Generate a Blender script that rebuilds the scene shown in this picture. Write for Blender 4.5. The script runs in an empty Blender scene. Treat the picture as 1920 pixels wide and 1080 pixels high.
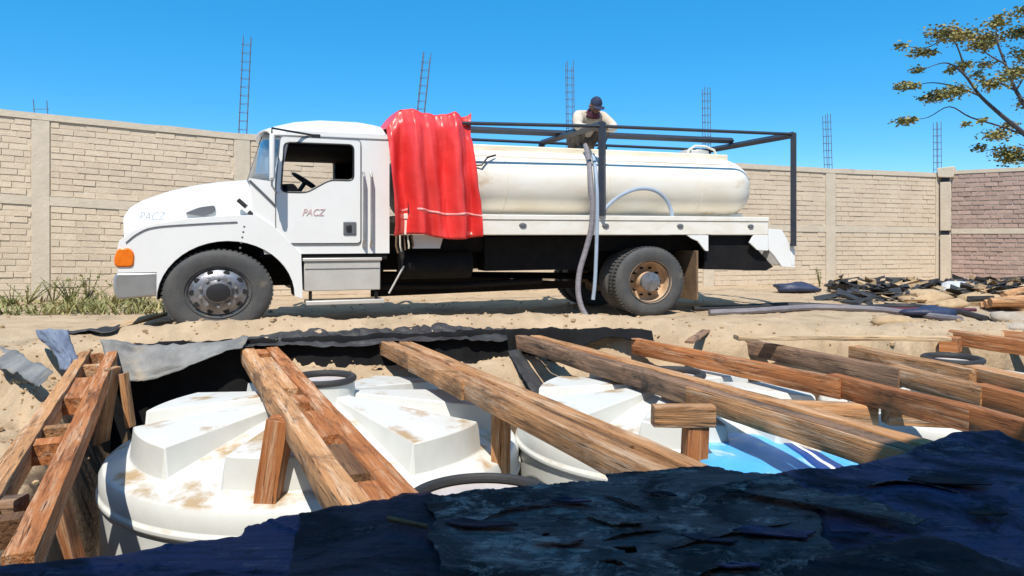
import bpy, bmesh, math, random
from mathutils import Vector, Matrix, noise
random.seed(7)
R = math.radians
sc = bpy.context.scene
# ------------------------------------------------------------------ camera, sky, sun, exposure
FPX, HZ, CAMZ = 1400.0, 440.0, 1.25          # focal length in pixels of a 1920 frame, horizon row, eye height
cd = bpy.data.cameras.new('camera'); cam = bpy.data.objects.new('camera', cd); sc.collection.objects.link(cam)
cd.sensor_width = 36; cd.lens = 36*FPX/1920; cd.shift_y = -(540-HZ)/1920; cd.clip_start = .05; cd.clip_end = 2000
cam.location = (0, 0, CAMZ); cam.rotation_euler = (R(90), 0, 0); sc.camera = cam
SUN = Vector((.05, .53, -.85)).normalized()   # the way the sunlight travels
sl = bpy.data.lights.new('sun', 'SUN'); sl.energy = 4.7; sl.angle = R(.5); sl.color = (1, .935, .83)
so = bpy.data.objects.new('sun', sl); sc.collection.objects.link(so); so.location = (0, -10, 30)
so.rotation_euler = SUN.to_track_quat('-Z', 'Y').to_euler()
w = bpy.data.worlds.new('World'); sc.world = w; w.use_nodes = True
nt = w.node_tree; bg = nt.nodes['Background']
sky = nt.nodes.new('ShaderNodeTexSky'); sky.sky_type = 'NISHITA'; sky.sun_disc = False
sky.sun_elevation = math.asin(-SUN.z); sky.sun_rotation = math.atan2(-SUN.x, -SUN.y)
sky.air_density = 1.0; sky.dust_density = .15; sky.ozone_density = 2.5; sky.altitude = 2500
hs = nt.nodes.new('ShaderNodeHueSaturation'); hs.inputs['Saturation'].default_value = 1.42; hs.inputs['Hue'].default_value = .494
nt.links.new(sky.outputs[0], hs.inputs['Color']); mx = nt.nodes.new('ShaderNodeMix'); mx.data_type = 'RGBA'; mx.inputs[0].default_value = .42
mx.inputs[7].default_value = (.33, 2.55, 5.2, 1)      # even out the dome: a dry, clear midday sky
nt.links.new(hs.outputs[0], mx.inputs[6]); nt.links.new(mx.outputs[2], bg.inputs[0])
bg.inputs[1].default_value = .15
vs = sc.view_settings; vs.view_transform = 'Standard'; vs.look = 'None'; vs.gamma = 1; vs.exposure = .3; vs.use_curve_mapping = False
# ------------------------------------------------------------------ coordinates read off the site
def P(px, py, z=0.0):                         # the point of the level z that shows at a pixel
    y = FPX*(CAMZ-z)/(py-HZ); return Vector(((px-960)/FPX*y, y, z))
def Q(px, py, y):                             # the point at distance y that shows at a pixel
    return Vector(((px-960)/FPX*y, y, CAMZ-(py-HZ)*y/FPX))
UX, UY, OX, OY = .941, .337, -3.67, 9.33      # the truck's axis and its front wheel
def T(px, py, v=0.0):                         # truck frame: u to the rear, v away from us, z up
    k = (px-960)/FPX; ox = OX-v*UY; oy = OY+v*UX
    u = (k*oy-ox)/(UX-k*UY); y = oy+u*UY
    return (u, v, CAMZ-(py-HZ)*y/FPX)
def nz(x, y, z=0.0): return noise.noise(Vector((x, y, z)))
def lerp(a, b, t): return a+(b-a)*t
def interp(tab, x):
    if x <= tab[0][0]: return tab[0][1]
    for (a, va), (b, vb) in zip(tab, tab[1:]):
        if x <= b: return va+(vb-va)*(x-a)/(b-a)
    return tab[-1][1]
def sm(t): t = min(1, max(0, t)); return t*t*(3-2*t)
# ------------------------------------------------------------------ materials
def new_mat(name):
    m = bpy.data.materials.new(name); m.use_nodes = True
    return m, m.node_tree, m.node_tree.nodes['Principled BSDF']
def mat(name, c1, c2=None, rough=.6, metal=0.0, scale=6.0, stretch=(1, 1, 1), detail=6, bump=0.0, bscale=None, lo=.35, hi=.65,
        c3=None, s3=1.2, t3=.58, vary=0.0, dust=None, dust_amt=.5, spec=None, world=False, trans=0.0, rough2=None):
    m, t, b = new_mat(name); N = t.nodes; L = t.links
    tc = N.new('ShaderNodeTexCoord'); mp = N.new('ShaderNodeMapping'); mp.inputs['Scale'].default_value = stretch
    oi = N.new('ShaderNodeObjectInfo')
    ge = N.new('ShaderNodeNewGeometry')
    if vary:
        ad = N.new('ShaderNodeVectorMath'); ad.operation = 'ADD'
        mu = N.new('ShaderNodeMath'); mu.operation = 'MULTIPLY'; mu.inputs[1].default_value = 37.0
        L.new(oi.outputs['Random'], mu.inputs[0]); L.new(tc.outputs['Object'], ad.inputs[0]); L.new(mu.outputs[0], ad.inputs[1])
        L.new(ad.outputs[0], mp.inputs[0])
    else:
        L.new(ge.outputs['Position'] if world else tc.outputs['Object'], mp.inputs[0])
    def ns(s, d=detail):
        n = N.new('ShaderNodeTexNoise'); n.inputs['Scale'].default_value = s; n.inputs['Detail'].default_value = d
        n.inputs['Roughness'].default_value = .62; L.new(mp.outputs[0], n.inputs['Vector']); return n
    def mix(f, a, bcol):
        x = N.new('ShaderNodeMix'); x.data_type = 'RGBA'; L.new(f, x.inputs[0])
        if isinstance(a, tuple): x.inputs[6].default_value = (*a, 1)
        else: L.new(a, x.inputs[6])
        x.inputs[7].default_value = (*bcol, 1); return x.outputs[2]
    def ramp(o, a, bb):
        r = N.new('ShaderNodeMapRange'); r.inputs[1].default_value = a; r.inputs[2].default_value = bb; L.new(o, r.inputs[0]); return r.outputs[0]
    col = None
    if c2:
        n1 = ns(scale); f = ramp(n1.outputs['Fac'], lo, hi); col = mix(f, c1, c2)
        if rough2 is not None:
            rr = N.new('ShaderNodeMapRange'); rr.inputs[3].default_value = rough; rr.inputs[4].default_value = rough2
            L.new(f, rr.inputs[0]); L.new(rr.outputs[0], b.inputs['Roughness'])
    if c3: col = mix(ramp(ns(s3).outputs['Fac'], t3, t3+.12), col or c1, c3)
    if dust:
        sx = N.new('ShaderNodeSeparateXYZ'); L.new(ge.outputs['Normal'], sx.inputs[0])
        up = ramp(sx.outputs['Z'], .35, .95); nn = ramp(ns(scale*.6+.6).outputs['Fac'], .655-.3*dust_amt, .72-.2*dust_amt)
        mm = N.new('ShaderNodeMath'); mm.operation = 'MULTIPLY'; L.new(up, mm.inputs[0]); L.new(nn, mm.inputs[1])
        col = mix(mm.outputs[0], col or c1, dust)
    if vary and col:
        h = N.new('ShaderNodeHueSaturation'); v = N.new('ShaderNodeMapRange'); v.inputs[3].default_value = 1-vary; v.inputs[4].default_value = 1+vary
        L.new(oi.outputs['Random'], v.inputs[0]); L.new(v.outputs[0], h.inputs['Value']); L.new(col, h.inputs['Color']); col = h.outputs[0]
    if col: L.new(col, b.inputs['Base Color'])
    else: b.inputs['Base Color'].default_value = (*c1, 1)
    if rough2 is None or not c2: b.inputs['Roughness'].default_value = rough
    b.inputs['Metallic'].default_value = metal
    if spec is not None: b.inputs['Specular IOR Level'].default_value = spec
    if trans: b.inputs['Transmission Weight'].default_value = trans
    if bump:
        bn = N.new('ShaderNodeBump'); bn.inputs['Strength'].default_value = min(1, bump*1.0); bn.inputs['Distance'].default_value = .02
        L.new(ns(bscale or scale*4).outputs['Fac'], bn.inputs['Height']); L.new(bn.outputs[0], b.inputs['Normal'])
    return m
M = {}
M['sand'] = mat('sand', (.485, .365, .24), (.375, .275, .175), .95, scale=2.6, bump=1.0, bscale=20, c3=(.32, .24, .155), s3=1.1, t3=.54, world=True)
M['sand_clod'] = mat('sand_clod', (.50, .36, .21), (.38, .26, .15), .95, scale=9, bump=.6)
M['block'] = mat('adobe_block', (.65, .535, .40), (.58, .465, .34), .95, scale=7, bump=.5, bscale=40, vary=.07)
M['block_mass'] = mat('adobe_block_mass', (.65, .535, .40), (.57, .455, .33), .95, scale=1.6, bump=.5, bscale=40)
M['mortar'] = mat('mortar', (.63, .525, .40), (.58, .475, .355), .95, scale=5, bump=.5)
M['red_brick'] = mat('red_brick', (.46, .325, .265), (.37, .255, .205), .95, scale=8, bump=.5, vary=.14)
M['pale_mortar'] = mat('pale_mortar', (.50, .42, .36), (.44, .365, .31), .95, scale=6, bump=.5)
M['concrete'] = mat('concrete', (.60, .51, .395), (.53, .45, .345), .92, scale=4, bump=.45, c3=(.38, .33, .27), s3=1.5, t3=.62)
M['rust_steel'] = mat('rust_steel', (.13, .15, .21), (.15, .14, .16), .7, .2, scale=12)
def wood(n, a, b_, stain, pale, amt=.5):
    m, t, b = new_mat(n); N = t.nodes; L = t.links; tc = N.new('ShaderNodeTexCoord'); oi = N.new('ShaderNodeObjectInfo')
    mu = N.new('ShaderNodeMath'); mu.operation = 'MULTIPLY'; mu.inputs[1].default_value = 41.0; L.new(oi.outputs['Random'], mu.inputs[0])
    ad = N.new('ShaderNodeVectorMath'); L.new(tc.outputs['Object'], ad.inputs[0]); L.new(mu.outputs[0], ad.inputs[1])
    def ns(stretch, s_, lo, hi, rgh=.65, dist=0.0):
        mp = N.new('ShaderNodeMapping'); mp.inputs['Scale'].default_value = stretch; L.new(ad.outputs[0], mp.inputs[0])
        x = N.new('ShaderNodeTexNoise'); x.inputs['Scale'].default_value = s_; x.inputs['Detail'].default_value = 8; x.inputs['Roughness'].default_value = rgh; x.inputs['Distortion'].default_value = dist; L.new(mp.outputs[0], x.inputs['Vector'])
        r = N.new('ShaderNodeMapRange'); r.inputs[1].default_value = lo; r.inputs[2].default_value = hi; L.new(x.outputs['Fac'], r.inputs[0]); return r.outputs[0]
    def mix(f, a_, c):
        x = N.new('ShaderNodeMix'); x.data_type = 'RGBA'; L.new(f, x.inputs[0])
        if isinstance(a_, tuple): x.inputs[6].default_value = (*a_, 1)
        else: L.new(a_, x.inputs[6])
        x.inputs[7].default_value = (*c, 1); return x.outputs[2]
    grain = ns((.5, 10, 10), 2.6, .32, .68); blotch = ns((.8, 3, 3), 1.6, .56-.10*amt, .74-.10*amt, .75, .8); worn = ns((.5, 8, 8), 2.0, .50, .66, .75, .3); fine = ns((.9, 26, 26), 3.0, .57, .66)
    col = mix(grain, a, b_); col = mix(worn, col, pale); col = mix(blotch, col, stain); col = mix(fine, col, tuple(c*.45 for c in stain))
    h = N.new('ShaderNodeHueSaturation'); v = N.new('ShaderNodeMapRange'); v.inputs[3].default_value = .80; v.inputs[4].default_value = 1.15
    L.new(oi.outputs['Random'], v.inputs[0]); L.new(v.outputs[0], h.inputs['Value']); L.new(col, h.inputs['Color']); L.new(h.outputs[0], b.inputs['Base Color'])
    b.inputs['Roughness'].default_value = .85; b.inputs['Specular IOR Level'].default_value = .25
    bn = N.new('ShaderNodeBump'); bn.inputs['Strength'].default_value = .8; bn.inputs['Distance'].default_value = .012; L.new(grain, bn.inputs['Height']); L.new(bn.outputs[0], b.inputs['Normal'])
    return m
M['wood_orange'] = wood('wood_orange', (.50, .195, .068), (.31, .105, .036), (.085, .038, .022), (.62, .40, .25), .42)
M['wood_tan'] = wood('wood_tan', (.58, .31, .145), (.40, .185, .075), (.10, .054, .032), (.66, .48, .33), .47)
M['wood_pale'] = wood('wood_pale', (.64, .47, .30), (.52, .35, .19), (.34, .22, .12), (.70, .55, .38), .15)
M['wood_grey'] = wood('wood_grey', (.34, .20, .125), (.20, .125, .085), (.06, .048, .04), (.44, .27, .16), .7)
M['wood_dark'] = wood('wood_dark', (.20, .10, .05), (.12, .065, .036), (.045, .03, .022), (.34, .19, .10), .5)
def felt_mat(n, dark, mid, pale, sh, seed, t1=.50, t2=.56):
    m, t, b = new_mat(n); N = t.nodes; L = t.links; ge = N.new('ShaderNodeNewGeometry'); mp = N.new('ShaderNodeMapping')
    mp.inputs['Location'].default_value = (seed, seed*2, 0); mp.inputs['Rotation'].default_value = (0, 0, R(-18)); mp.inputs['Scale'].default_value = (1, 1.25, 1); L.new(ge.outputs['Position'], mp.inputs[0])
    def ns(s_, lo, hi, rgh=.65, dist=.6):
        x = N.new('ShaderNodeTexNoise'); x.inputs['Scale'].default_value = s_; x.inputs['Detail'].default_value = 9; x.inputs['Roughness'].default_value = rgh; x.inputs['Distortion'].default_value = dist; L.new(mp.outputs[0], x.inputs['Vector'])
        r = N.new('ShaderNodeMapRange'); r.inputs[1].default_value = lo; r.inputs[2].default_value = hi; L.new(x.outputs['Fac'], r.inputs[0]); return r.outputs[0]
    def mix(f, a_, c):
        x = N.new('ShaderNodeMix'); x.data_type = 'RGBA'; L.new(f, x.inputs[0])
        if isinstance(a_, tuple): x.inputs[6].default_value = (*a_, 1)
        else: L.new(a_, x.inputs[6])
        x.inputs[7].default_value = (*c, 1); return x.outputs[2]
    f1 = ns(1.5, t1-.04, t1+.07, .7, 1.0); f2 = ns(4.6, t2, t2+.10, .80, .5); f3 = ns(6, .58, .63, .75, .8)
    sv = mp; mp = N.new('ShaderNodeMapping'); mp.inputs['Rotation'].default_value = (0, 0, R(-24)); mp.inputs['Scale'].default_value = (1.2, 11, 1); L.new(ge.outputs['Position'], mp.inputs[0]); f4 = ns(3.2, .48, .66, .75, .2); mp = sv
    col = mix(f1, dark, mid); col = mix(f2, col, pale); col = mix(f4, col, tuple(c*.45 for c in mid)); col = mix(f3, col, (.008, .008, .010)); L.new(col, b.inputs['Base Color'])
    rr = N.new('ShaderNodeMapRange'); rr.inputs[3].default_value = .85; rr.inputs[4].default_value = sh; L.new(f1, rr.inputs[0]); L.new(rr.outputs[0], b.inputs['Roughness']); b.inputs['Specular IOR Level'].default_value = .10
    b1 = N.new('ShaderNodeBump'); b1.inputs['Strength'].default_value = .28; b1.inputs['Distance'].default_value = .012; L.new(ns(16, .2, .8, .75), b1.inputs['Height'])
    b2 = N.new('ShaderNodeBump'); b2.inputs['Strength'].default_value = .5; b2.inputs['Distance'].default_value = .006; L.new(ns(60, .2, .8, .6), b2.inputs['Height']); L.new(b1.outputs[0], b2.inputs['Normal']); L.new(b2.outputs[0], b.inputs['Normal'])
    return m
M['felt'] = felt_mat('felt', (.030, .019, .020), (.125, .082, .085), (.36, .26, .235), .66, 0, .48, .515)
M['felt_blue'] = felt_mat('felt_blue', (.024, .016, .022), (.066, .045, .115), (.16, .125, .14), .56, 3, .47, .55)
M['felt_brown'] = felt_mat('felt_brown', (.030, .018, .021), (.052, .034, .055), (.12, .088, .09), .68, 7, .5, .56)
M['liner'] = mat('liner', (.006, .006, .007), (.010, .010, .011), .8, scale=4, bump=.3, spec=.15)
M['felt_grey'] = mat('felt_grey', (.235, .23, .22), (.12, .12, .12), .6, scale=3, bump=.5, bscale=16, c3=(.30, .25, .19), s3=2.2, t3=.60)
M['felt_black'] = mat('felt_black', (.018, .018, .020), (.045, .045, .048), .6, scale=5, bump=.5, c3=(.10, .095, .09), s3=2.0, t3=.62)
M['tank_white'] = mat('tank_white', (.66, .67, .65), (.60, .61, .58), .42, scale=3, bump=.05, bscale=9, dust=(.42, .30, .17), dust_amt=.40)
M['tank_lid'] = mat('tank_lid', (.50, .47, .49), (.42, .38, .37), .55, scale=4, bump=.1)
M['rubber'] = mat('rubber', (.022, .022, .024), (.032, .03, .03), .6, scale=6, bump=.2)
M['tyre'] = mat('tyre', (.055, .058, .062), (.085, .082, .078), .75, scale=5, bump=.25, bscale=30, c3=(.15, .13, .10), s3=3, t3=.62)
M['paint'] = mat('white_paint', (.80, .80, .79), (.76, .755, .735), .28, scale=2.2, lo=.45, hi=.8, bump=.0)
M['deck_paint'] = mat('deck_paint', (.80, .77, .70), (.70, .64, .53), .5, scale=3, stretch=(1, 1, 2.5), lo=.45, hi=.75, bump=.1)
M['vessel'] = mat('vessel_paint', (.80, .775, .71), (.71, .64, .53), .5, scale=1.1, stretch=(.8, 1, 1.8), lo=.36, hi=.66, c3=(.56, .42, .27), s3=1.5, t3=.60, bump=.08, bscale=10)
M['ridge'] = mat('ridge_paint', (.80, .75, .62), (.66, .56, .40), .5, scale=2.0, stretch=(.6, 1, 2), lo=.4, hi=.75, bump=.1)
M['steel'] = mat('dull_steel', (.50, .50, .50), (.38, .375, .37), .42, .75, scale=3, bump=.1, lo=.4, hi=.7)
M['alu'] = mat('aluminium', (.62, .60, .56), (.54, .52, .48), .5, .3, scale=3, bump=.1)
M['rim'] = mat('rim_steel', (.36, .36, .39), (.18, .175, .18), .38, .7, scale=8, bump=.15)
M['rim_rusty'] = mat('rim_rusty', (.62, .45, .30), (.45, .29, .17), .7, .1, scale=6, bump=.2)
M['chassis'] = mat('chassis_black', (.007, .007, .009), (.013, .012, .012), .75, .0, scale=6, bump=.2, spec=.2)
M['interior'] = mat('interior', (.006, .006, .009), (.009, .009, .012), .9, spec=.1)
M['pipe_steel'] = mat('pipe_steel', (.035, .045, .065), (.055, .055, .065), .45, .35, scale=7, bump=.1)
M['black'] = mat('black_plastic', (.02, .02, .022), None, .45)
M['gasket'] = mat('gasket', (.12, .125, .14), None, .6)
M['orange'] = mat('orange_lens', (.85, .20, .012), (.72, .15, .01), .22, scale=20)
M['red_tarp'] = mat('red_tarp', (.84, .065, .060), (.76, .04, .038), .33, scale=2.5, bump=.3, bscale=9)
M['pale_strip'] = mat('pale_strip', (.86, .34, .32), None, .45)
M['mud'] = mat('mud_flap', (.24, .155, .085), (.16, .10, .06), .85, scale=5, bump=.3)
M['hose_grey'] = mat('hose_grey', (.24, .22, .235), (.16, .145, .16), .55, scale=5, stretch=(1, 1, 6), bump=.3)
M['hose_blue'] = mat('hose_blue', (.36, .44, .55), (.30, .36, .45), .45, scale=5)
M['letter_red'] = mat('letter_red', (.64, .44, .44), None, .5)
M['letter_grey'] = mat('letter_grey', (.44, .49, .55), None, .4)
M['blue_film'] = mat('blue_film', (.07, .40, .86), (.12, .48, .90), .4, scale=3, c3=(.70, .76, .78), s3=3.2, t3=.56, bump=.15)
M['navy'] = mat('navy_film', (.012, .06, .26), None, .4)
M['white_film'] = mat('white_film', (.8, .82, .84), None, .4)
M['skin'] = mat('skin', (.20, .095, .06), (.16, .075, .05), .55, scale=10)
M['jacket'] = mat('jacket', (.66, .58, .48), (.50, .43, .35), .85, scale=5, bump=.5, bscale=14)
M['trousers'] = mat('trousers', (.085, .075, .075), (.14, .11, .085), .9, scale=6, bump=.3)
M['cap'] = mat('cap', (.012, .022, .06), (.02, .03, .075), .8, scale=9)
M['scarf'] = mat('scarf', (.11, .028, .045), (.07, .02, .04), .9, scale=9)
M['shoe'] = mat('shoe', (.05, .045, .04), None, .7)
M['bark'] = mat('bark', (.085, .075, .085), (.055, .05, .055), .9, scale=8, bump=.5)
M['leaf'] = mat('leaf', (.30, .26, .065), (.15, .15, .05), .6, scale=1.3, c3=(.48, .30, .07), s3=.9, t3=.56)
M['weed'] = mat('weed', (.14, .17, .05), (.33, .29, .12), .7, scale=1.9, world=True, c3=(.46, .38, .17), s3=2.5, t3=.55)
M['stone'] = mat('stone', (.42, .36, .29), (.30, .25, .20), .9, scale=6, bump=.5, vary=.15)
M['cloth_blue'] = mat('cloth_blue', (.17, .21, .29), (.10, .125, .19), .8, scale=5, bump=.4)
M['bag_navy'] = mat('bag_navy', (.02, .028, .07), (.035, .045, .09), .5, scale=6, bump=.4)
M['bag_white'] = mat('bag_white', (.55, .56, .57), (.36, .36, .37), .6, scale=6, bump=.4)
M['glass'] = mat('glass', (.62, .72, .80), None, .03, trans=.85)
M['mirror'] = mat('mirror', (.75, .78, .82), None, .05, .9)
# ------------------------------------------------------------------ building tools
COL = sc.collection
class MB:
    def __init__(s): s.v = []; s.f = []
    def add(s, vs, fs):
        o = len(s.v); s.v += [tuple(p) for p in vs]; s.f += [tuple(i+o for i in f) for f in fs]; return s
    def box(s, a, b, jit=0.0):
        (x0, y0, z0), (x1, y1, z1) = a, b
        vs = [(x, y, z) for z in (z0, z1) for y in (y0, y1) for x in (x0, x1)]
        if jit: vs = [tuple(c+random.uniform(-jit, jit) for c in p) for p in vs]
        return s.add(vs, [(0, 2, 3, 1), (4, 5, 7, 6), (0, 1, 5, 4), (2, 6, 7, 3), (0, 4, 6, 2), (1, 3, 7, 5)])
    def prism(s, poly, v0, v1):               # poly in (u, z), extruded along v
        n = len(poly); vs = [(u, v0, z) for u, z in poly]+[(u, v1, z) for u, z in poly]
        return s.add(vs, [tuple(range(n)), tuple(range(2*n-1, n-1, -1))]+[(i, i+n, (i+1) % n+n, (i+1) % n) for i in range(n)])
    def tube(s, pts, r, n=8, caps=True):
        pts = [Vector(p) for p in pts]; rs = r if isinstance(r, (list, tuple)) else [r]*len(pts)
        o = len(s.v); side = None
        for i, p in enumerate(pts):
            d = (pts[min(i+1, len(pts)-1)]-pts[max(i-1, 0)]).normalized()
            if side is None:
                side = d.cross(Vector((0, 0, 1)))
                if side.length < .1: side = d.cross(Vector((1, 0, 0)))
            side = (side-d*side.dot(d)).normalized(); up = side.cross(d)
            for k in range(n):
                a = 2*math.pi*k/n; s.v.append(tuple(p+(side*math.cos(a)+up*math.sin(a))*rs[i]))
        for i in range(len(pts)-1):
            for k in range(n):
                a = o+i*n+k; b = o+i*n+(k+1) % n; s.f.append((a, b, b+n, a+n))
        if caps: s.f.append(tuple(o+k for k in range(n-1, -1, -1))); s.f.append(tuple(o+(len(pts)-1)*n+k for k in range(n)))
        return s
    def lathe(s, prof, c, n=40, axis='v', eu=1.0, ez=1.0, close=False):   # prof: (radius, offset along the axis)
        o = len(s.v); m = len(prof)
        for k in range(n):
            a = 2*math.pi*k/n
            for r, d in prof:
                if axis == 'v': s.v.append((c[0]+r*math.cos(a)*eu, c[1]+d, c[2]+r*math.sin(a)*ez))
                else: s.v.append((c[0]+r*math.cos(a)*eu, c[1]+r*math.sin(a)*ez, c[2]+d))
        for k in range(n):
            for i in range(m if close else m-1):
                j = (i+1) % m; k2 = (k+1) % n
                q = (o+k*m+i, o+k*m+j, o+k2*m+j, o+k2*m+i); s.f.append(q if axis != 'v' else q[::-1])
        return s
    def grid(s, fn, nu, nv, skip=None):
        o = len(s.v)
        for j in range(nv+1):
            for i in range(nu+1): s.v.append(tuple(fn(i/nu, j/nv)))
        for j in range(nv):
            for i in range(nu):
                if skip and skip((i+.5)/nu, (j+.5)/nv): continue
                a = o+j*(nu+1)+i; s.f.append((a, a+1, a+nu+2, a+nu+1))
        return s
    def rock(s, c, r, seed, n=6, flat=.7):
        def fn(a, b):
            th = 2*math.pi*a; ph = math.pi*(b-.5); d = Vector((math.cos(th)*math.cos(ph), math.sin(th)*math.cos(ph), math.sin(ph)))
            k = r*(1+.45*nz(d.x*1.3+seed, d.y*1.3, d.z*1.3)); return (c[0]+d.x*k, c[1]+d.y*k, c[2]+d.z*k*flat)
        return s.grid(fn, n, max(3, n//2+1))
    def build(s, name, m, parent=None, smooth=True, bevel=0, solid=0, loc=None, quat=None, seg=2, ang=35):
        me = bpy.data.meshes.new(name); me.from_pydata(s.v, [], s.f); me.update()
        bm = bmesh.new(); bm.from_mesh(me); bmesh.ops.remove_doubles(bm, verts=bm.verts, dist=1e-5); bmesh.ops.recalc_face_normals(bm, faces=bm.faces); bm.to_mesh(me); bm.free()
        if isinstance(m, (list, tuple)):
            for x in m: me.materials.append(x)
        else: me.materials.append(m)
        return link(name, me, parent, smooth, bevel, solid, loc, quat, seg, ang)
def link(name, me, parent=None, smooth=True, bevel=0, solid=0, loc=None, quat=None, seg=2, ang=35):
    o = bpy.data.objects.new(name, me); COL.objects.link(o)
    if parent is not None: o.parent = parent
    if loc is not None: o.location = loc
    if quat is not None: o.rotation_mode = 'QUATERNION'; o.rotation_quaternion = quat
    if solid: md = o.modifiers.new('solid', 'SOLIDIFY'); md.thickness = solid; md.offset = 0
    if bevel: md = o.modifiers.new('bevel', 'BEVEL'); md.width = bevel; md.segments = seg; md.limit_method = 'ANGLE'; md.angle_limit = R(40)
    if smooth:
        me.polygons.foreach_set('use_smooth', [True]*len(me.polygons))
        me.set_sharp_from_angle(angle=R(ang))
    return o
def empty(name, loc, rz=0.0, parent=None):
    o = bpy.data.objects.new(name, None); COL.objects.link(o); o.location = loc; o.rotation_euler = (0, 0, rz); o.empty_display_size = .2
    if parent: o.parent = parent
    return o
def tag(o, label=None, cat=None, group=None, kind=None):
    if label: o['label'] = label
    if cat: o['category'] = cat
    if group: o['group'] = group
    if kind: o['kind'] = kind
    return o
def panel(outer, holes, v0, v1):              # a plate in the (u, z) plane with holes through it
    bm = bmesh.new()
    for v in (v0, v1):
        es = []
        for loop in [outer]+holes:
            vv = [bm.verts.new((u, v, z)) for u, z in loop]
            es += [bm.edges.new((vv[i], vv[(i+1) % len(vv)])) for i in range(len(vv))]
        bmesh.ops.triangle_fill(bm, use_beauty=True, use_dissolve=False, edges=es)
    bm.verts.index_update(); bm.verts.ensure_lookup_table()
    n = sum(len(l) for l in [outer]+holes); o = 0
    for loop in [outer]+holes:
        k = len(loop)
        for i in range(k):
            a, b = o+i, o+(i+1) % k
            bm.faces.new((bm.verts[a], bm.verts[b], bm.verts[b+n], bm.verts[a+n]))
        o += k
    mb = MB(); bm.verts.index_update()
    mb.add([v.co[:] for v in bm.verts], [[v.index for v in f.verts] for f in bm.faces]); bm.free()
    return mb
def smoothpath(pts, n=8):
    out = []; P_ = [Vector(p) for p in pts]; P_ = [P_[0]*2-P_[1]]+P_+[P_[-1]*2-P_[-2]]
    for i in range(1, len(P_)-2):
        for k in range(n):
            t = k/n; a, b, c, d = P_[i-1:i+3]
            out.append(.5*((2*b)+(c-a)*t+(2*a-5*b+4*c-d)*t*t+(3*b-a-3*c+d)*t**3))
    out.append(P_[-2]); return out
def rounded(poly, r, n=4):
    out = []; k = len(poly)
    for i in range(k):
        a, b, c = (Vector(poly[j % k]) for j in (i-1, i, i+1))
        d1 = (a-b); d2 = (c-b); q = min(r, d1.length*.45, d2.length*.45); p1 = b+d1.normalized()*q; p2 = b+d2.normalized()*q
        for j in range(n+1):
            t = j/n; x = p1*(1-t)**2+b*2*t*(1-t)+p2*t*t; out.append((x.x, x.y))
    return out
# ------------------------------------------------------------------ ground
EDGE = [(-9, 7.2), (-5.5, 7.6), (-4.4, 8.0), (-3, 8.38), (-1.5, 8.82), (.1, 9.3), (1.2, 9.35), (1.9, 9.0), (2.6, 8.8), (3.3, 8.75), (4.2, 8.75), (5.6, 9.4), (8, 9.9), (9, 10)]
BERM = [(-7, .0), (-5.4, .05), (-4.4, .2), (-3.6, .26), (-1, .22), (2, .2), (4, .13), (6, .1), (9, .0)]
def ed(x): return interp(EDGE, x)+.10*nz(x*1.7, 0, 5)+.04*nz(x*6, 2, 5)
def hgt(x, y):
    n1 = nz(x*.9, y*.9, 3)*.05+nz(x*3.1, y*3.1, 7)*.028+nz(x*8, y*8, 1)*.020+.012*nz(x*15, y*15, 4)
    ex = ed(x)
    d = y-ex
    out = interp(BERM, x)*math.exp(-((d-.45)/.3)**2)*(1+.25*nz(x*2.1, 4, 4))+n1*(.55 if y > 9.8 else 1.0)
    df = -d
    lf_ = sm((-2.45-x)/.5)
    pf = 0 if df <= 0 else lerp(interp([(0, 0), (.10, -.26-.6*sm((x-2.2)/.5)), (.35, -.31-.8*sm((x-2.2)/.5)), (1.1, -.72-.8*sm((x-2.2)/.5)), (1.7, -1.9)], df), interp([(0, 0), (.10, -1.2), (.4, -2)], df), lf_)+.16*nz(x*1.6, y*1.6, 9)*sm(df*4)+.05*nz(x*5, y*5, 2)*sm(df*4)
    x1 = -4.48+(8.14-y)*.471
    dl = (x-(x1-.25))*.9
    pl = interp([(-1.0, 0), (-.75, -.10), (0, -.30), (.3, -1.2), (.7, -2)], dl)+(.10*nz(x*2, y*2, 5)+.04*nz(x*7, y*7, 5))*sm((dl+1)*2)
    e_ = (x+5.33)*.70+(y-7.78)*.71+.05*nz(x*5, y*5, 8)
    pl -= (.24-.10*nz(x*3, y*3, 4))*sm(-e_*7)*sm((y-4)/1.5)
    dn = y-(3.45+.387*x-.75)
    pn = interp([(0, -.26), (.3, -2)], dn)
    dr = 9.2-x
    pr = interp([(0, 0), (.4, -2)], dr)
    h = max(pf, pl, pn, pr, -2.0)
    if df <= 0: h = out
    else: h = max(h, -2.0)+(n1 if h > -.1 else 0)
    return h
def axis(a, b, st, far0, far1):
    xs = []; x = a; s = st
    while x > far0: s *= 1.22; x -= s; xs.append(x)
    xs = xs[::-1]; n = int((b-a)/st); xs += [a+i*(b-a)/n for i in range(n+1)]; x = b; s = st
    while x < far1: s *= 1.22; x += s; xs.append(x)
    return xs
xs = axis(-6.6, 7.6, .055, -400, 400); ys = axis(2.0, 12.4, .055, -60, 900)
g = MB()
for y in ys:
    for x in xs:
        near = -12 < x < 14 and .5 < y < 24
        g.v.append((x, y, hgt(x, y) if near else 0.0))
nx = len(xs)
g.f = [(j*nx+i, j*nx+i+1, (j+1)*nx+i+1, (j+1)*nx+i) for j in range(len(ys)-1) for i in range(nx-1)]
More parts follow.
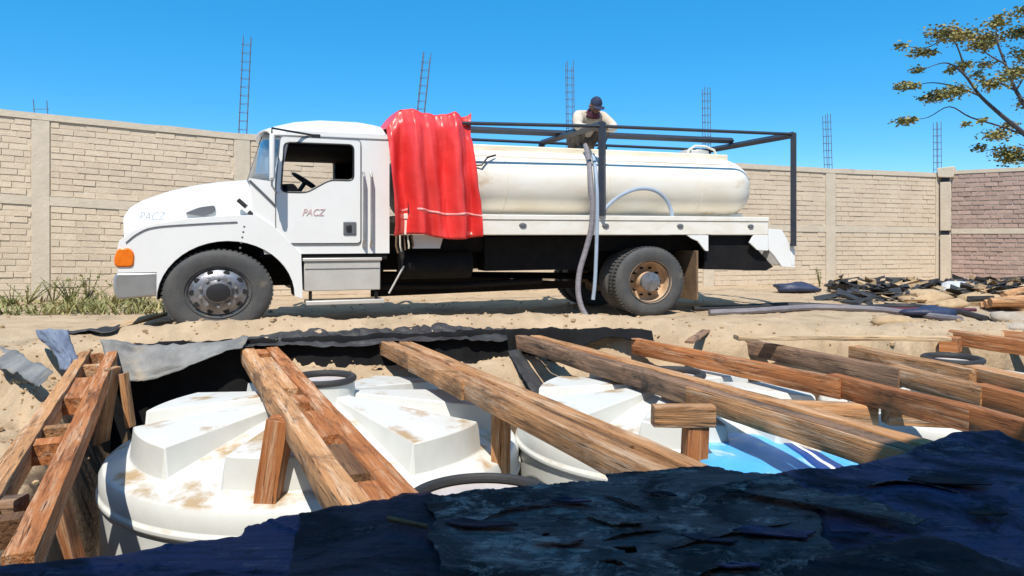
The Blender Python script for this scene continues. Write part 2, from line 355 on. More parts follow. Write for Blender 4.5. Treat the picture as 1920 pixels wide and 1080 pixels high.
def sand_mat():
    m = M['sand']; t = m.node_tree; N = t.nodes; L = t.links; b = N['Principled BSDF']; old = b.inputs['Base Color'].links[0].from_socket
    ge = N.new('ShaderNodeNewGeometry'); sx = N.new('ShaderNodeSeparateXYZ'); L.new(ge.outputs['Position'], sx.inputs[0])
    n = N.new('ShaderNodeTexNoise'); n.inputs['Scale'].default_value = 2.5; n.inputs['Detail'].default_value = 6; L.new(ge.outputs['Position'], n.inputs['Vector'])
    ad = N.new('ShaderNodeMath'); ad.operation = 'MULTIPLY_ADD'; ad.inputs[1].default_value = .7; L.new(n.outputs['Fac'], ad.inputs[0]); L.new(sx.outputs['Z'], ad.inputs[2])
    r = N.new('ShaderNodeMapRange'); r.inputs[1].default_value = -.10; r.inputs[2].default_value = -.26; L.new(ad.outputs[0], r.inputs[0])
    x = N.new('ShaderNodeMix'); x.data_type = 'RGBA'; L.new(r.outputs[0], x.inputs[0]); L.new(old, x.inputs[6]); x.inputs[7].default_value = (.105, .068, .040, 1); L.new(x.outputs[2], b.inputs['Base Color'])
sand_mat()            # dry sand on top, damp earth below, darkened with depth to paint in shade
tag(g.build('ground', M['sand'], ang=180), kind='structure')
# clods and pebbles over the bank and the yard
cl = MB()
for i in range(2600):
    if i < 1500: x = random.uniform(-6, 7); y = interp(EDGE, x)+random.uniform(-1.1, 1.3)
    elif i < 2000: y = random.uniform(3.5, 8.4); x = -4.7+(8.14-y)*.471-abs(random.gauss(0, .8))
    else: x = random.uniform(-9, 12); y = random.uniform(10, 17+x*.25)
    r = random.uniform(.008, .022)*(2.0 if random.random() < .06 else 1)
    h = hgt(x, y)
    if h > -1.2: cl.rock((x, y, h+r*.3), r, i*1.7, 5)
tag(cl.build('pebbles', M['sand_clod']), kind='stuff')
# ------------------------------------------------------------------ house at our back whose shade lies on the felt
A = Vector((.9325, .3611, 0)); Bv = Vector((-.3611, .9325, 0))
hm = empty('house', (-.50, -.66, -.3), math.atan2(A.y, A.x)); tag(hm, 'tall plain block house standing behind the felt sheets, shading them', 'house')
MB().box((-12, -6, 0), (12, -.25, 6.95)).build('wall', M['block_mass'], hm)
MB().box((-12.3, -6.3, 6.95), (12.3, 0, 7.12)).build('roof', M['concrete'], hm)
for k in (-8, -3, 3, 8):
    wf = MB().box((k-.6, -.28, 3.9), (k+.6, -.2, 5.1)).build('window', M['gasket'], hm); MB().box((k-.52, -.215, 3.98), (k+.52, -.19, 5.02)).build('pane', M['mirror'], wf)
# ------------------------------------------------------------------ the long block wall
W0 = Vector((-8.83, 14.0, 0)); W6 = Vector((11.57, 20.2, 0)); WL = (W6-W0).length; WD = (W6-W0)/WL; WN = Vector((WD.y, -WD.x, 0)); SP = WL/6
TOPS = [(-1, 3.78), (0, 3.5), (1, 3.26), (2, 3.18), (3, 3.09), (4, 3.0), (5, 2.93), (6, 2.9)]
BAND = [(-1, 2.06), (0, 1.89), (1, 1.70), (2, 1.58), (3, 1.50), (4, 1.44), (5, 1.40), (6, 1.365)]
wall = empty('block_wall', W0, math.atan2(WD.y, WD.x))       # local x along the wall, -y towards us
tag(wall, 'long pale adobe block wall behind the water truck', 'wall')
def wtop(s): return interp(TOPS, s/SP)
def wband(s): return interp(BAND, s/SP)
mb = MB()
st = [-SP]+[SP*i for i in range(0, 7)]
for a, b in zip(st, st[1:]):
    mb.add([(a, 0, -.4), (b, 0, -.4), (b, .15, -.4), (a, .15, -.4), (a, 0, wtop(a)), (b, 0, wtop(b)), (b, .15, wtop(b)), (a, .15, wtop(a))],
           [(0, 1, 5, 4), (1, 2, 6, 5), (2, 3, 7, 6), (3, 0, 4, 7), (4, 5, 6, 7), (3, 2, 1, 0)])
mb.build('mortar_bed', M['mortar'], wall, smooth=False)
mass = MB(); n_ind = 0
def brick_mesh(pts, dep):
    m = MB(); vs = [(x, -dep, z) for x, z in pts]+[(x, .02, z) for x, z in pts]
    return m.add(vs, [(0, 1, 2, 3), (0, 4, 5, 1), (1, 5, 6, 2), (2, 6, 7, 3), (3, 7, 4, 0)])
for bay in range(-1, 6):
    s0, s1 = bay*SP+.16, (bay+1)*SP-.16
    for lower in (True, False):
        za = (lambda s: -.12) if lower else (lambda s: wband(s)+.09)
        zb = (lambda s: wband(s)-.09) if lower else (lambda s: wtop(s)-.11)
        nc = round((zb((s0+s1)/2)-za((s0+s1)/2))/.118)
        for c in range(nc):
            x = s0-(.22 if c % 2 else 0)
            while x < s1:
                ln = .40*random.uniform(.9, 1.1); xa, xb = max(x, s0), min(x+ln, s1); x += ln
                if xb-xa < .08: continue
                j = .008; jj = lambda: random.uniform(-.004, .004)
                def zz(s, f): return lerp(za(s), zb(s), f)
                pts = [(xa+j, zz(xa, c/nc)+j+jj()), (xb-j, zz(xb, c/nc)+j+jj()), (xb-j+jj(), zz(xb, (c+1)/nc)-j+jj()), (xa+j+jj(), zz(xa, (c+1)/nc)-j+jj())]
                dep = .009+random.uniform(-.006, .012)
                b = brick_mesh(pts, dep)
                wx = W0+WD*((xa+xb)/2); pxx = 960+FPX*wx.x/wx.y; zc = pts[0][1]
                if -40 < pxx < 480 and n_ind < 299 and zc > .25 and not (pxx > 250 and zc < 1.75):
                    cx, cz = (xa+xb)/2, zc
                    b.v = [(p[0]-cx, p[1], p[2]-cz) for p in b.v]
                    b.build('block', M['block'], wall, smooth=False, loc=(cx, 0, cz)); n_ind += 1
                else: mass.add(b.v, b.f)
tag(mass.build('block_courses', M['block_mass'], wall, smooth=False), kind='stuff')
for i in range(-1, 7):
    s = i*SP; t = wtop(s)
    MB().box((s-.15, -.03, -.3), (s+.15, .17, t-.10)).build('tie_column', M['concrete'], wall, bevel=.008, smooth=False)
for a, b in zip(st, st[1:]):
    a2, b2 = a+.15, b-.15
    for nm, fz, lo, hi in (('bond_beam', wband, -.085, .085), ('coping', wtop, -.10, .02)):
        k = 8; q = MB()
        if nm == 'coping': a2, b2 = a, b
        for j in range(k):
            u0, u1 = lerp(a2, b2, j/k), lerp(a2, b2, (j+1)/k); r0 = .018*nz(u0*2, 1, 3); r1 = .018*nz(u1*2, 1, 3)
            d = -.026 if nm == 'bond_beam' else -.036
            q.add([(u0, d, fz(u0)+lo), (u1, d, fz(u1)+lo), (u1, d, fz(u1)+hi+r1), (u0, d, fz(u0)+hi+r0), (u0, .17, fz(u0)+lo), (u1, .17, fz(u1)+lo), (u1, .17, fz(u1)+hi+r1), (u0, .17, fz(u0)+hi+r0)],
                  [(0, 1, 2, 3), (3, 2, 6, 7), (4, 7, 6, 5), (0, 4, 5, 1)]+([(0, 3, 7, 4)] if j == 0 else [])+([(1, 5, 6, 2)] if j == k-1 else []))
        q.build(nm, M['concrete'], wall, smooth=False)
# rebar cages standing on the tie columns
RB = [(0, 77, 187, .0, 'shortest pair of bare rebar stubs on the wall end beside the weeds'), (1, 463, 60, -.06, 'tallest rebar cage rising behind the truck windscreen'),
      (2, 801, 94, -.05, 'rebar cage rising behind the red tarpaulin'), (3, 1068, 112, -.05, 'rebar cage rising just beside the crouching man'),
      (4, 1324, 157, -.03, 'rebar cage rising above the tanker manhole'), (5, 1549, 212, .0, 'rebar cage between the truck rear post and the wall corner'),
      (6, 1757, 226, .05, 'rebar cage at the wall corner nearest the tree')]
for i, px, py, lean, lab in RB:
    b = W0+WD*(SP*i)+WN*-.07; zb = wtop(SP*i)-.06; top = Q(px, py, b.y)
    o = empty('rebar_cage', (b.x, b.y, zb), math.atan2(WD.y, WD.x)); tag(o, lab, 'rebar cage', 'bare rebar cages sticking out of the wall')
    h = top.z-zb; lx = (top.x-b.x)
    hw = .075 if i else .11
    for sx in (-1, 1):
        for sy in (-1, 1):
            if i == 0 and sy > 0: continue
            hh = h*random.uniform(.93, 1.0); k = 5
            pts = [(sx*hw+lx*(t/k)+.012*nz(t, sx*3+i, sy*2), sy*.055, hh*t/k) for t in range(k+1)]
            MB().tube(pts, .0085, 5).build('bar', M['rust_steel'], o)
    if i:
        n = max(3, int(h/.17))
        for k in range(1, n):
            z = h*.96*k/n; c = lx*k/n*.96; q = hw+.01
            MB().tube([(c-q, -.065, z), (c+q, -.065, z+.01), (c+q, .065, z), (c-q, .065, z+.01), (c-q, -.065, z)], .0045, 4).build('stirrup', M['rust_steel'], o)
    else: MB().tube([(-hw-.02, -.06, h*.45), (hw+.02, -.06, h*.5)], .006, 4).build('stirrup', M['rust_steel'], o)
# the brown brick wall on the right
RW0 = Vector((11.62, 20.05, 0)); RWD = Vector((1.56, -1.3, 0)).normalized()
rw = empty('brick_wall', RW0, math.atan2(RWD.y, RWD.x)); tag(rw, 'brown brick wall meeting the pale wall at the corner', 'wall')
RLEN = 7.0
MB().box((.02, .0, -.4), (RLEN, .15, 2.93)).build('mortar_bed', M['pale_mortar'], rw, smooth=False)
mass = MB()
for lower in (True, False):
    z0, z1 = (-.1, 1.27) if lower else (1.42, 2.86)
    nc = round((z1-z0)/.118)
    for c in range(nc):
        x = .16-(.15 if c % 2 else 0)
        while x < RLEN-.1:
            ln = random.choice((.3, .3, .3, .32, .28)); xa, xb = max(.16, x), x+ln; x += ln
            if xb-xa < .07: continue
            za, zb2 = lerp(z0, z1, c/nc), lerp(z0, z1, (c+1)/nc); j = .012; jj = lambda: random.uniform(-.004, .004)
            b = brick_mesh([(xa+j, za+j+jj()), (xb-j, za+j+jj()), (xb-j, zb2-j+jj()), (xa+j, zb2-j+jj())], .014+random.uniform(-.008, .016))
            if xb < 2.6 and za > .12: b.v = [(p[0]-xa, p[1], p[2]-za) for p in b.v]; b.build('brick', M['red_brick'], rw, smooth=False, loc=(xa, 0, za))
            else: mass.add(b.v, b.f)
tag(mass.build('brick_courses', M['red_brick'], rw, smooth=False), kind='stuff')
MB().box((.16, -.03, 1.275), (RLEN, .18, 1.415)).build('bond_beam', M['concrete'], rw, smooth=False)
MB().box((.16, -.03, 2.865), (RLEN, .18, 2.96)).build('coping', M['concrete'], rw, smooth=False)
MB().box((-.1, -.06, -.3), (.15, .2, 1.24)).build('corner_post', M['concrete'], rw, bevel=.01); MB().box((-.1, -.06, 1.36), (.15, .2, 2.66)).build('corner_post', M['concrete'], rw, bevel=.01)
MB().box((-.07, -.02, 1.22), (.1, .1, 2.8)).build('corner_core', M['black'], rw)
MB().box((-.16, -.1, 2.78), (.24, .2, 3.06), .02).build('corner_cap', M['concrete'], rw, bevel=.02)
# ------------------------------------------------------------------ the water truck
truck = empty('water_truck', (OX, OY, 0), math.atan2(UY, UX))
tag(truck, 'white tanker truck with a long hood, steel pipe rack and steel water vessel', 'truck')
def tp(*pp, v=0): return [(T(x, y, v)[0], T(x, y, v)[2]) for x, y in pp]
FARV = 2.4
# hood: lofted sections
def hood_top(u): return interp([(-1.14, 1.50), (-1.08, 1.60), (-.95, 1.69), (-.6, 1.83), (-.3, 1.91), (.0, 1.96), (.5, 2.01)], u)
def hood_fn(a, b):
    u = lerp(-1.135, .46, a); w_ = interp([(-1.12, .98), (-.9, 1.02), (-.2, 1.03), (.5, 1.06)], u); zt = hood_top(u); zb = interp([(-1.12, 1.02), (-.8, 1.28), (.5, 1.36)], u)
    an = math.pi*b; c = math.cos(an); s = math.sin(an); e = .42
    y = 1.2-math.copysign(abs(c)**e, c)*w_; z = zb+(zt-zb)*abs(s)**.55*(1.0)
    front = .05*abs(c)**2 if a == 0 else 0
    return (u+front, y, z)
hood = MB().grid(hood_fn, 22, 36).build('hood', M['paint'], truck, ang=60)
MB().prism([(-1.125, .72), (-1.06, .72), (-1.06, 1.5), (-1.1, 1.5)], .42, 1.98).build('grille', M['steel'], truck, bevel=.02)
# hood vents, latch, lettering
vent = rounded(tp((343, 400), (372, 388), (403, 384), (402, 398), (380, 405)), .05)
MB().prism(vent, .135, .30).build('hood_vent', M['gasket'], hood)
for a, b in (((446, 374), (462, 388)), ((466, 397), (486, 414))):
    MB().tube([(T(*a)[0], .06, T(*a)[2]), (T(*b)[0], .05, T(*b)[2])], .028, 8).build('hood_latch', M['black'], hood)
def lettering(txt, size, loc, m, parent, width):
    cu = bpy.data.curves.new('lettering', 'FONT'); cu.body = txt; cu.size = size; cu.extrude = .002; cu.shear = .3
    o = bpy.data.objects.new('tmp', cu); COL.objects.link(o); dg = bpy.context.evaluated_depsgraph_get(); me = bpy.data.meshes.new_from_object(o.evaluated_get(dg)); bpy.data.objects.remove(o)
    xs_ = [v.co.x for v in me.vertices]; k = width/(max(xs_)-min(xs_))
    for v in me.vertices: v.co = Vector((v.co.x*k, -v.co.z, v.co.y))
    me.materials.clear(); me.materials.append(m); return link('lettering', me, parent, False, loc=loc)
ux, _, zx = T(258, 415); lettering('PACZ', .145, (ux, .085, zx+.015), M['letter_grey'], hood, .30)
# fenders with the wheel arch cut out
arch = [(.11+.81*math.cos(t), .45+.72*math.sin(t)) for t in [math.pi*k/22 for k in range(23)]]
fend = [(-.70, .79), (-1.12, .79), (-1.14, 1.0), (-1.11, 1.17), (-1.0, 1.28), (-.75, 1.38), (-.35, 1.45), (.1, 1.49), (.45, 1.50), (.66, 1.36), (.84, 1.17), (1.0, 1.0), (1.02, .42)]+arch
for va, vb in ((0, .62), (2.4, 1.78)):
    fo = MB().prism(fend, va, vb).build('fender', M['paint'], truck, bevel=.045, seg=4)
    q = MB()
    for (a, b), (c, d) in zip(arch, arch[1:]): q.add([(a, va+.02*(1 if vb > va else -1), b), (c, va+.02*(1 if vb > va else -1), d), (c, vb, d), (a, vb, b)], [(0, 1, 2, 3)])
    for k in range(len(q.v)): u, v, z = q.v[k]; q.v[k] = (.11+(u-.11)*.985, v, .45+(z-.45)*.985)
    q.build('arch_liner', M['chassis'], fo)
    lamp = MB().prism(rounded([(-1.155, .86), (-.95, .86), (-.94, 1.02), (-.99, 1.09), (-1.12, 1.09), (-1.165, .98)], .05), va-.02 if vb > va else va+.02, va+.18 if vb > va else va-.18)
    lamp.build('turn_signal', M['orange'], truck, bevel=.02, seg=3)
    MB().box((-1.15, min(va, va+.04)+.16 if vb > va else 2.0, .78), (-1.05, .40 if vb > va else 2.24, 1.1)).build('headlight', M['glass'], truck, bevel=.03)
bump = MB().prism([(-1.14, .79), (-.68, .79), (-.70, .50), (-1.12, .47), (-1.17, .56), (-1.17, .72)], .0, 2.4).build('bumper', M['steel'], truck, bevel=.025, seg=3)
MB().box((-.75, .64, .60), (1.0, 1.76, 1.40)).build('engine', M['chassis'], truck, bevel=.05)
MB().tube(smoothpath([T(236, 455, -.008), T(258, 438, -.008), T(290, 426, -.008), T(365, 420, -.008), T(445, 416, -.008)]), .007, 5).build('hood_seam', M['gasket'], hood)
for k in range(5): MB().lathe([(.014, 0), (0, -.008)], (T(458, 425+k*10, 0)[0]-.012*k, -.001, T(458, 425+k*10, 0)[2]), 8, 'v').build('rivet', M['gasket'], truck)
# cab
win = rounded([(.75, 1.80), (1.07, 1.80), (1.36, 1.97), (1.67, 1.97), (1.67, 2.44), (.79, 2.44)], .07)
door = rounded([(.69, 1.14), (1.76, 1.14), (1.76, 2.50), (.745, 2.51), (.69, 1.86)], .05)
cabo = [(.55, 1.0), (2.15, 1.0), (2.15, 2.60), (.80, 2.60), (.66, 1.93), (.36, 1.97), (.42, 1.45)]
for va, vb, outv in ((.03, .07, -1), (2.37, 2.33, 1)):
    MB_ = panel(cabo, [win], va, vb); MB_.build('cab_side', M['paint'], truck, smooth=False)
    dr = panel(door, [win], va-.002+outv*.022, va+outv*.002).build('door', M['paint'], truck, bevel=.008, ang=25)
    MB().tube([(u, va+outv*.012, z) for u, z in door+door[:1]], .013, 6, False).build('door_seal', M['gasket'], dr)
    MB().tube([(u, va+outv*.022, z) for u, z in win+win[:1]], .012, 6, False).build('window_rubber', M['black'], dr)
    hx = 1.62; MB().box((hx-.085, va+outv*.03-.012, 1.25), (hx+.085, va+outv*.03+.012, 1.42)).build('door_handle', M['gasket'], dr, bevel=.02, seg=3)
    hb = MB().box((hx-.05, va+outv*.052-.012, 1.30), (hx+.02, va+outv*.052+.012, 1.38)).build('handle_grip', M['black'], dr, bevel=.01)
    for du in (1.80, 1.90): MB().tube([(du, va+outv*.01, 1.10), (du+.0, va+outv*.09, 1.18), (du, va+outv*.09, 2.02), (du, va+outv*.01, 2.08)], .018, 8).build('grab_rail', M['steel'], truck)
    if outv < 0: ux, _, zx = T(566, 404); lettering('PACZ', .13, (ux, va-.0285, zx), M['letter_red'], dr, .29)
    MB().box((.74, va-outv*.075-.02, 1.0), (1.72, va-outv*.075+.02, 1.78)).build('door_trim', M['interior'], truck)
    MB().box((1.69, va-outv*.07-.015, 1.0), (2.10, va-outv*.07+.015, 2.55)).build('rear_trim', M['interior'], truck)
def roof_fn(a, b):
    u = lerp(.62, 2.16, a); vq = (b-.5)*2
    h = interp([(.62, .02), (.75, .10), (1.0, .19), (1.3, .235), (1.8, .235), (2.08, .19), (2.16, .05)], u)
    uf = u-.16*(1-vq*vq)*(1-a)**3
    return (uf, 1.2+1.178*math.copysign(abs(vq)**.8, vq), 2.53+.07*(1-abs(vq)**10)+h*(1-abs(vq)**3.2))
MB().grid(roof_fn, 20, 30).build('roof', M['paint'], truck, ang=60, solid=.02)
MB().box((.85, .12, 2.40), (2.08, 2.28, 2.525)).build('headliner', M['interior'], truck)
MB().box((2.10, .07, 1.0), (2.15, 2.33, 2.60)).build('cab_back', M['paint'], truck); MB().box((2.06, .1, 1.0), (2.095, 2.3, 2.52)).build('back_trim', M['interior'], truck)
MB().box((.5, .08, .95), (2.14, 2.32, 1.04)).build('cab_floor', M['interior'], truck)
def wsf(a, b):
    vq = (a-.5)*2; q = 1-vq*vq
    return (lerp(.70-.36*q, .82-.26*q, b), 1.2+vq*1.13, lerp(1.95+.02*q, 2.56+.12*q, b))
ws = MB().grid(wsf, 18, 6).build('windscreen', M['glass'], truck, solid=.012)
MB().tube([wsf(i/18, 0) for i in range(19)], .022, 6).build('windscreen_seal', M['gasket'], ws); MB().tube([wsf(i/18, 1) for i in range(19)], .022, 6).build('windscreen_seal', M['gasket'], ws)
MB().tube([wsf(.5, 0), wsf(.5, 1)], .018, 6).build('centre_bar', M['gasket'], ws)
for e in (0, 1): MB().tube([wsf(e, 0), wsf(e, .5), wsf(e, 1.05)], .045, 8).build('windscreen_pillar', M['paint'], truck)
def cowl_fn(a, b):
    x, y, z = wsf(b, 0); q = 1-((b-.5)*2)**2; return (lerp(.36-.05*q, x, a), y*.985+.018, lerp(1.94+.05*q, z-.02, a))
MB().grid(cowl_fn, 3, 18).build('cowl', M['paint'], truck)
MB().tube([T(468, 338, .02), T(497, 366, .02), T(519, 388, .02)], .014, 6).build('cowl_seal', M['gasket'], truck)
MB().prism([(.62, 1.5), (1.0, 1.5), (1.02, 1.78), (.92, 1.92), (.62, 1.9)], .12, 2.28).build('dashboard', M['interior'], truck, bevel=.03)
sw = MB().lathe([(.20+.017*math.cos(t), .017*math.sin(t)) for t in [2*math.pi*k/8 for k in range(8)]], (0, 0, 0), 28, 'z', close=True)
swo = sw.build('steering_wheel', M['black'], truck, loc=(1.10, .62, 1.98)); swo.rotation_euler = (0, R(33), 0)
MB().box((-.19, -.025, -.015), (.19, .025, .01)).build('spoke', M['black'], swo); MB().tube([(0, 0, 0), (0, 0, -.35)], .03, 8).build('column', M['black'], swo)
for v0 in (.35, 1.45):
    MB().box((1.35, v0, 1.04), (1.95, v0+.6, 1.55)).build('seat', M['interior'], truck, bevel=.06, seg=3); MB().prism([(1.82, 1.5), (2.0, 1.5), (2.06, 2.32), (1.92, 2.32)], v0, v0+.6).build('backrest', M['interior'], truck, bevel=.05, seg=3)
# mirrors on their brackets
for sg, vv in ((-1, 0.03), (1, 2.37)):
    mo = MB().box((.60, min(vv+sg*.14, vv+sg*.40), 1.93), (.66, max(vv+sg*.14, vv+sg*.40), 2.50)).build('mirror', M['paint'], truck, bevel=.025, seg=3)
    MB().box((.661, min(vv+sg*.16, vv+sg*.38), 1.96), (.667, max(vv+sg*.16, vv+sg*.38), 2.47)).build('mirror_glass', M['mirror'], mo)
    MB().tube([(1.18, vv, 2.545), (1.0, vv+sg*.06, 2.56), (.63, vv+sg*.27, 2.58), (.63, vv+sg*.27, 2.48)], .014, 6).build('bracket', M['black'], mo)
    MB().tube([(.63, vv+sg*.27, 1.95), (.63, vv+sg*.27, 1.86), (.70, vv, 1.78)], .014, 6).build('bracket', M['steel'], mo)
    MB().box((1.13, vv+sg*.005-.02, 2.52), (1.24, vv+sg*.005+.02, 2.56)).build('bracket_clamp', M['black'], mo)
# wheels
TY = [(.30, .02), (.36, .0), (.44, -.012), (.49, .0), (.515, .025), (.52, .06), (.52, .22), (.515, .255), (.49, .28), (.44, .292), (.36, .28), (.30, .26)]
def wheel(u, v, zc, rf, rt, eu, front, sg, inner=False):
    o = empty('wheel', (u, v, zc), 0, truck)
    sc_ = rt/.52
    t = MB().lathe([(r*sc_, d*sg) for r, d in TY], (0, 0, 0), 48, 'v', eu, 1, True).build('tyre', M['tyre'], o)
    grv = MB()
    if not inner:
        n = 60
        for k in range(n):                                     # tread blocks on the shoulders
            a = 2*math.pi*k/n
            for d0, d1 in ((.03, .11), (.17, .25)):
                vs = [((rt+dr)*math.cos(a+da)*eu, d*sg, (rt+dr)*math.sin(a+da)) for dr in (-.01, .012) for d, da in ((d0, -.035), (d1, -.035), (d1, .03), (d0, .03))]
                grv.add(vs, [(0, 1, 2, 3), (4, 5, 6, 7), (0, 1, 5, 4), (1, 2, 6, 5), (2, 3, 7, 6), (3, 0, 4, 7)])
        tag(grv.build('tread_blocks', M['tyre'], o, smooth=False), kind='stuff')
    if front: prof = [(.32, -.0), (.315, .045), (.29, .055), (.275, .03), (.235, .015), (.205, -.008), (.15, -.012), (.14, -.03), (.125, -.06), (.06, -.075), (0, -.078)]
    else: prof = [(.32, -.004), (.315, .03), (.295, .05), (.285, .16), (.25, .185), (.17, .19), (.155, .14), (.14, .04), (.12, .02), (.06, .01), (0, .008)]
    MB().lathe([(r*sc_, d*sg) for r, d in prof], (0, 0, 0), 48, 'v', eu).build('rim', M['rim'] if front else M['rim_rusty'], o)
    if inner: return o
    if front:
        MB().lathe([(.118, -.062*sg), (.112, -.085*sg), (.05, -.10*sg), (0, -.102*sg)], (0, 0, 0), 24, 'v', eu).build('hub_cap', M['black'], o)
        for k in range(10):
            a = 2*math.pi*(k+.5)/10; MB().tube([(.178*math.cos(a)*eu, .0, .178*math.sin(a)), (.178*math.cos(a)*eu, -.05*sg, .178*math.sin(a))], .019, 6).build('lug_nut', M['steel'], o)
            MB().lathe([(.032, .0), (0, -.002*sg)], (.252*math.cos(a+.31)*eu, .012*sg, .252*math.sin(a+.31)), 10, 'v', eu).build('hand_hole', M['black'], o)
    else:
        MB().lathe([(.15, .035*sg), (.145, -.0), (.05, -.02*sg), (0, -.02*sg)], (0, 0, 0), 20, 'v', eu).build('hub', M['rim'], o)
        for k in range(10):
            a = 2*math.pi*k/10; MB().tube([(.215*math.cos(a)*eu, .19*sg, .215*math.sin(a)), (.215*math.cos(a)*eu, .13*sg, .215*math.sin(a))], .018, 6).build('lug_nut', M['chassis'], o)
    return o
wheel(0, .02, .53, 0, .53, 1.22, True, 1); wheel(0, 2.38, .53, 0, .53, 1.22, True, -1)
for v, sg, inn in ((.0, 1, False), (.34, 1, True), (2.40, -1, False), (2.06, -1, True)): wheel(6.15, v, .53, 0, .53, 1.12, False, sg, inn)
# chassis and running gear
for v in (.72, 1.60): MB().box((-.95, v, .74), (8.35, v+.08, 1.0)).build('chassis_rail', M['chassis'], truck)
for u in (1.2, 2.6, 3.9, 5.2, 7.3, 8.2): MB().box((u, .81, .78), (u+.1, 1.59, .96)).build('cross_member', M['chassis'], truck)
MB().box((2.3, .42, 1.0), (8.3, 1.98, 1.245)).build('subframe', M['chassis'], truck)
MB().tube([(0, .25, .53), (0, 2.15, .53)], .07, 10).build('front_axle', M['chassis'], truck); MB().tube([(6.15, .3, .53), (6.15, 2.1, .53)], .11, 12).build('rear_axle', M['chassis'], truck)
MB().lathe([(.0, -.22), (.16, -.18), (.24, -.08), (.25, .05), (.18, .17), (0, .2)], (6.1, 1.2, .55), 16, 'v').build('differential', M['chassis'], truck)
MB().tube([(1.6, 1.2, .66), (3.6, 1.2, .62), (6.0, 1.2, .56)], .055, 10).build('drive_shaft', M['chassis'], truck)
MB().tube([(3.45, 1.2, .62), (3.62, 1.2, .62)], .11, 10).build('shaft_bearing', M['chassis'], truck)
MB().box((.5, .7, .55), (2.2, 1.7, .98)).build('gearbox', M['chassis'], truck, bevel=.08)
MB().tube([(2.35, .42, .82), (3.4, .42, .82)], .2, 16).build('air_tank', M['chassis'], truck, bevel=.03)
MB().box((3.6, .35, .72), (5.2, .70, 1.22)).build('tool_chest', M['chassis'], truck, bevel=.01)
for v in (.85, 1.55):
    for k, (a, b) in enumerate(((.72, .70), (.60, .64), (.50, .60))): MB().box((6.15-a, v-.05, .66+k*.035), (6.15+a, v+.05, .69+k*.035)).build('leaf_spring', M['chassis'], truck)
MB().tube([(2.0, .55, .52), (3.2, .62, .50), (4.6, .62, .55)], .05, 8).build('exhaust_pipe', M['chassis'], truck)
MB().prism([(2.05, .70), (5.5, .48), (5.5, .40), (2.05, .34)], .95, 1.0).build('brake_line_guard', M['chassis'], truck)
bx = MB().box((1.04, .04, .51), (2.03, .62, .90)).build('battery_box', M['alu'], truck, bevel=.012)
MB().box((1.02, .02, .90), (2.05, .63, .945)).build('lid', M['alu'], bx, bevel=.01); MB().box((1.05, .032, .80), (2.02, .039, .806)).build('seam', M['gasket'], bx)
MB().box((1.06, .0, .33), (2.08, .34, .385)).build('cab_step', M['alu'], truck, bevel=.008); MB().box((1.10, .06, .385), (1.14, .1, .52)).build('step_bracket', M['chassis'], truck); MB().box((1.96, .06, .385), (2.0, .1, .52)).build('step_bracket', M['chassis'], truck)
MB().box((1.0, .05, .92), (2.12, .6, .998)).build('cab_mount', M['chassis'], truck)
MB().tube([(2.16, .12, .45), (2.36, .10, .82)], .014, 6).build('air_hose', M['alu'], truck)
# deck
MB().box((2.3, .045, 1.47), (8.32, 2.355, 1.52)).build('deck', M['deck_paint'], truck, bevel=.008)
for v0, v1 in ((0, .043), (2.357, 2.4)):
    sk = MB().box((2.3, v0, 1.25), (8.32, v1, 1.46)).build('side_skirt', M['deck_paint'], truck, bevel=.006)
    MB().box((2.3, v0-.012 if v0 == 0 else v0, 1.462), (8.33, v1 if v0 == 0 else v1+.012, 1.535)).build('top_rail', M['deck_paint'], truck, bevel=.008)
    for px in (980, 1135, 1275, 1407):
        u = T(px, 422)[0]; s = -1 if v0 == 0 else 1; c = v0 if v0 == 0 else v1
        MB().lathe([(.055, 0), (.045, s*.02), (0, s*.026)], (u, c, 1.385), 14, 'v', 1.1, .62).build('marker_lamp', M['gasket'], sk)
# water vessel
def ves(a, b):
    u = lerp(2.35, 8.52, a); k = 1.0
    if u > 7.85: k = math.sqrt(max(0, 1-((u-7.85)/.67)**2))
    if u < 2.7: k = math.sqrt(max(0, 1-((2.7-u)/.351)**2))
    t = 2*math.pi*b; c, s = math.cos(t), math.sin(t); p = .82
    return (u, 1.2+1.02*k*math.copysign(abs(c)**p, c), 2.02+.555*k*math.copysign(abs(s)**p, s))
va_ = MB(); NU = [0, .004, .012, .025, .04, .057]+[.057+(.89-.057)*i/24 for i in range(1, 25)]+[.89+.11*math.sin(math.pi/2*i/14) for i in range(1, 15)]
va_.grid(lambda a, b: ves(NU[int(round(a*(len(NU)-1)))], b), len(NU)-1, 56)
vess = va_.build('water_vessel', M['vessel'], truck, ang=60)
for u in (3.9, 5.55, 7.2): MB().tube([(u, 1.2+1.022*math.copysign(abs(math.cos(t))**.82, math.cos(t)), 2.02+.557*math.copysign(abs(math.sin(t))**.82, math.sin(t))) for t in [2*math.pi*k/48 for k in range(49)]], .006, 5, False).build('weld_seam', M['ridge'], vess)
rd = MB().box((2.5, .62, 2.36), (8.0, 1.78, 2.60)).build('walkway', M['ridge'], vess, bevel=.02, seg=3)
MB().tube([(2.6, .345, 2.405), (5.0, .345, 2.40), (7.9, .355, 2.40)], .006, 6).build('side_bead', M['ridge'], vess)
MB().tube([(3.4, .20, 2.24), (3.5, .17, 2.245), (3.6, .22, 2.36), (3.75, .30, 2.41)], .014, 6).build('wire', M['black'], vess)
for v0 in (.5, 1.6): MB().box((2.6, v0, 1.5), (8.2, v0+.3, 1.60)).build('saddle', M['deck_paint'], vess)
MB().lathe([(.24, 0), (.26, .0), (.26, .1), (.20, .1), (.20, .12), (0, .14)], (7.7, 1.2, 2.6), 24, 'z').build('manhole', M['alu'], vess, bevel=.01)
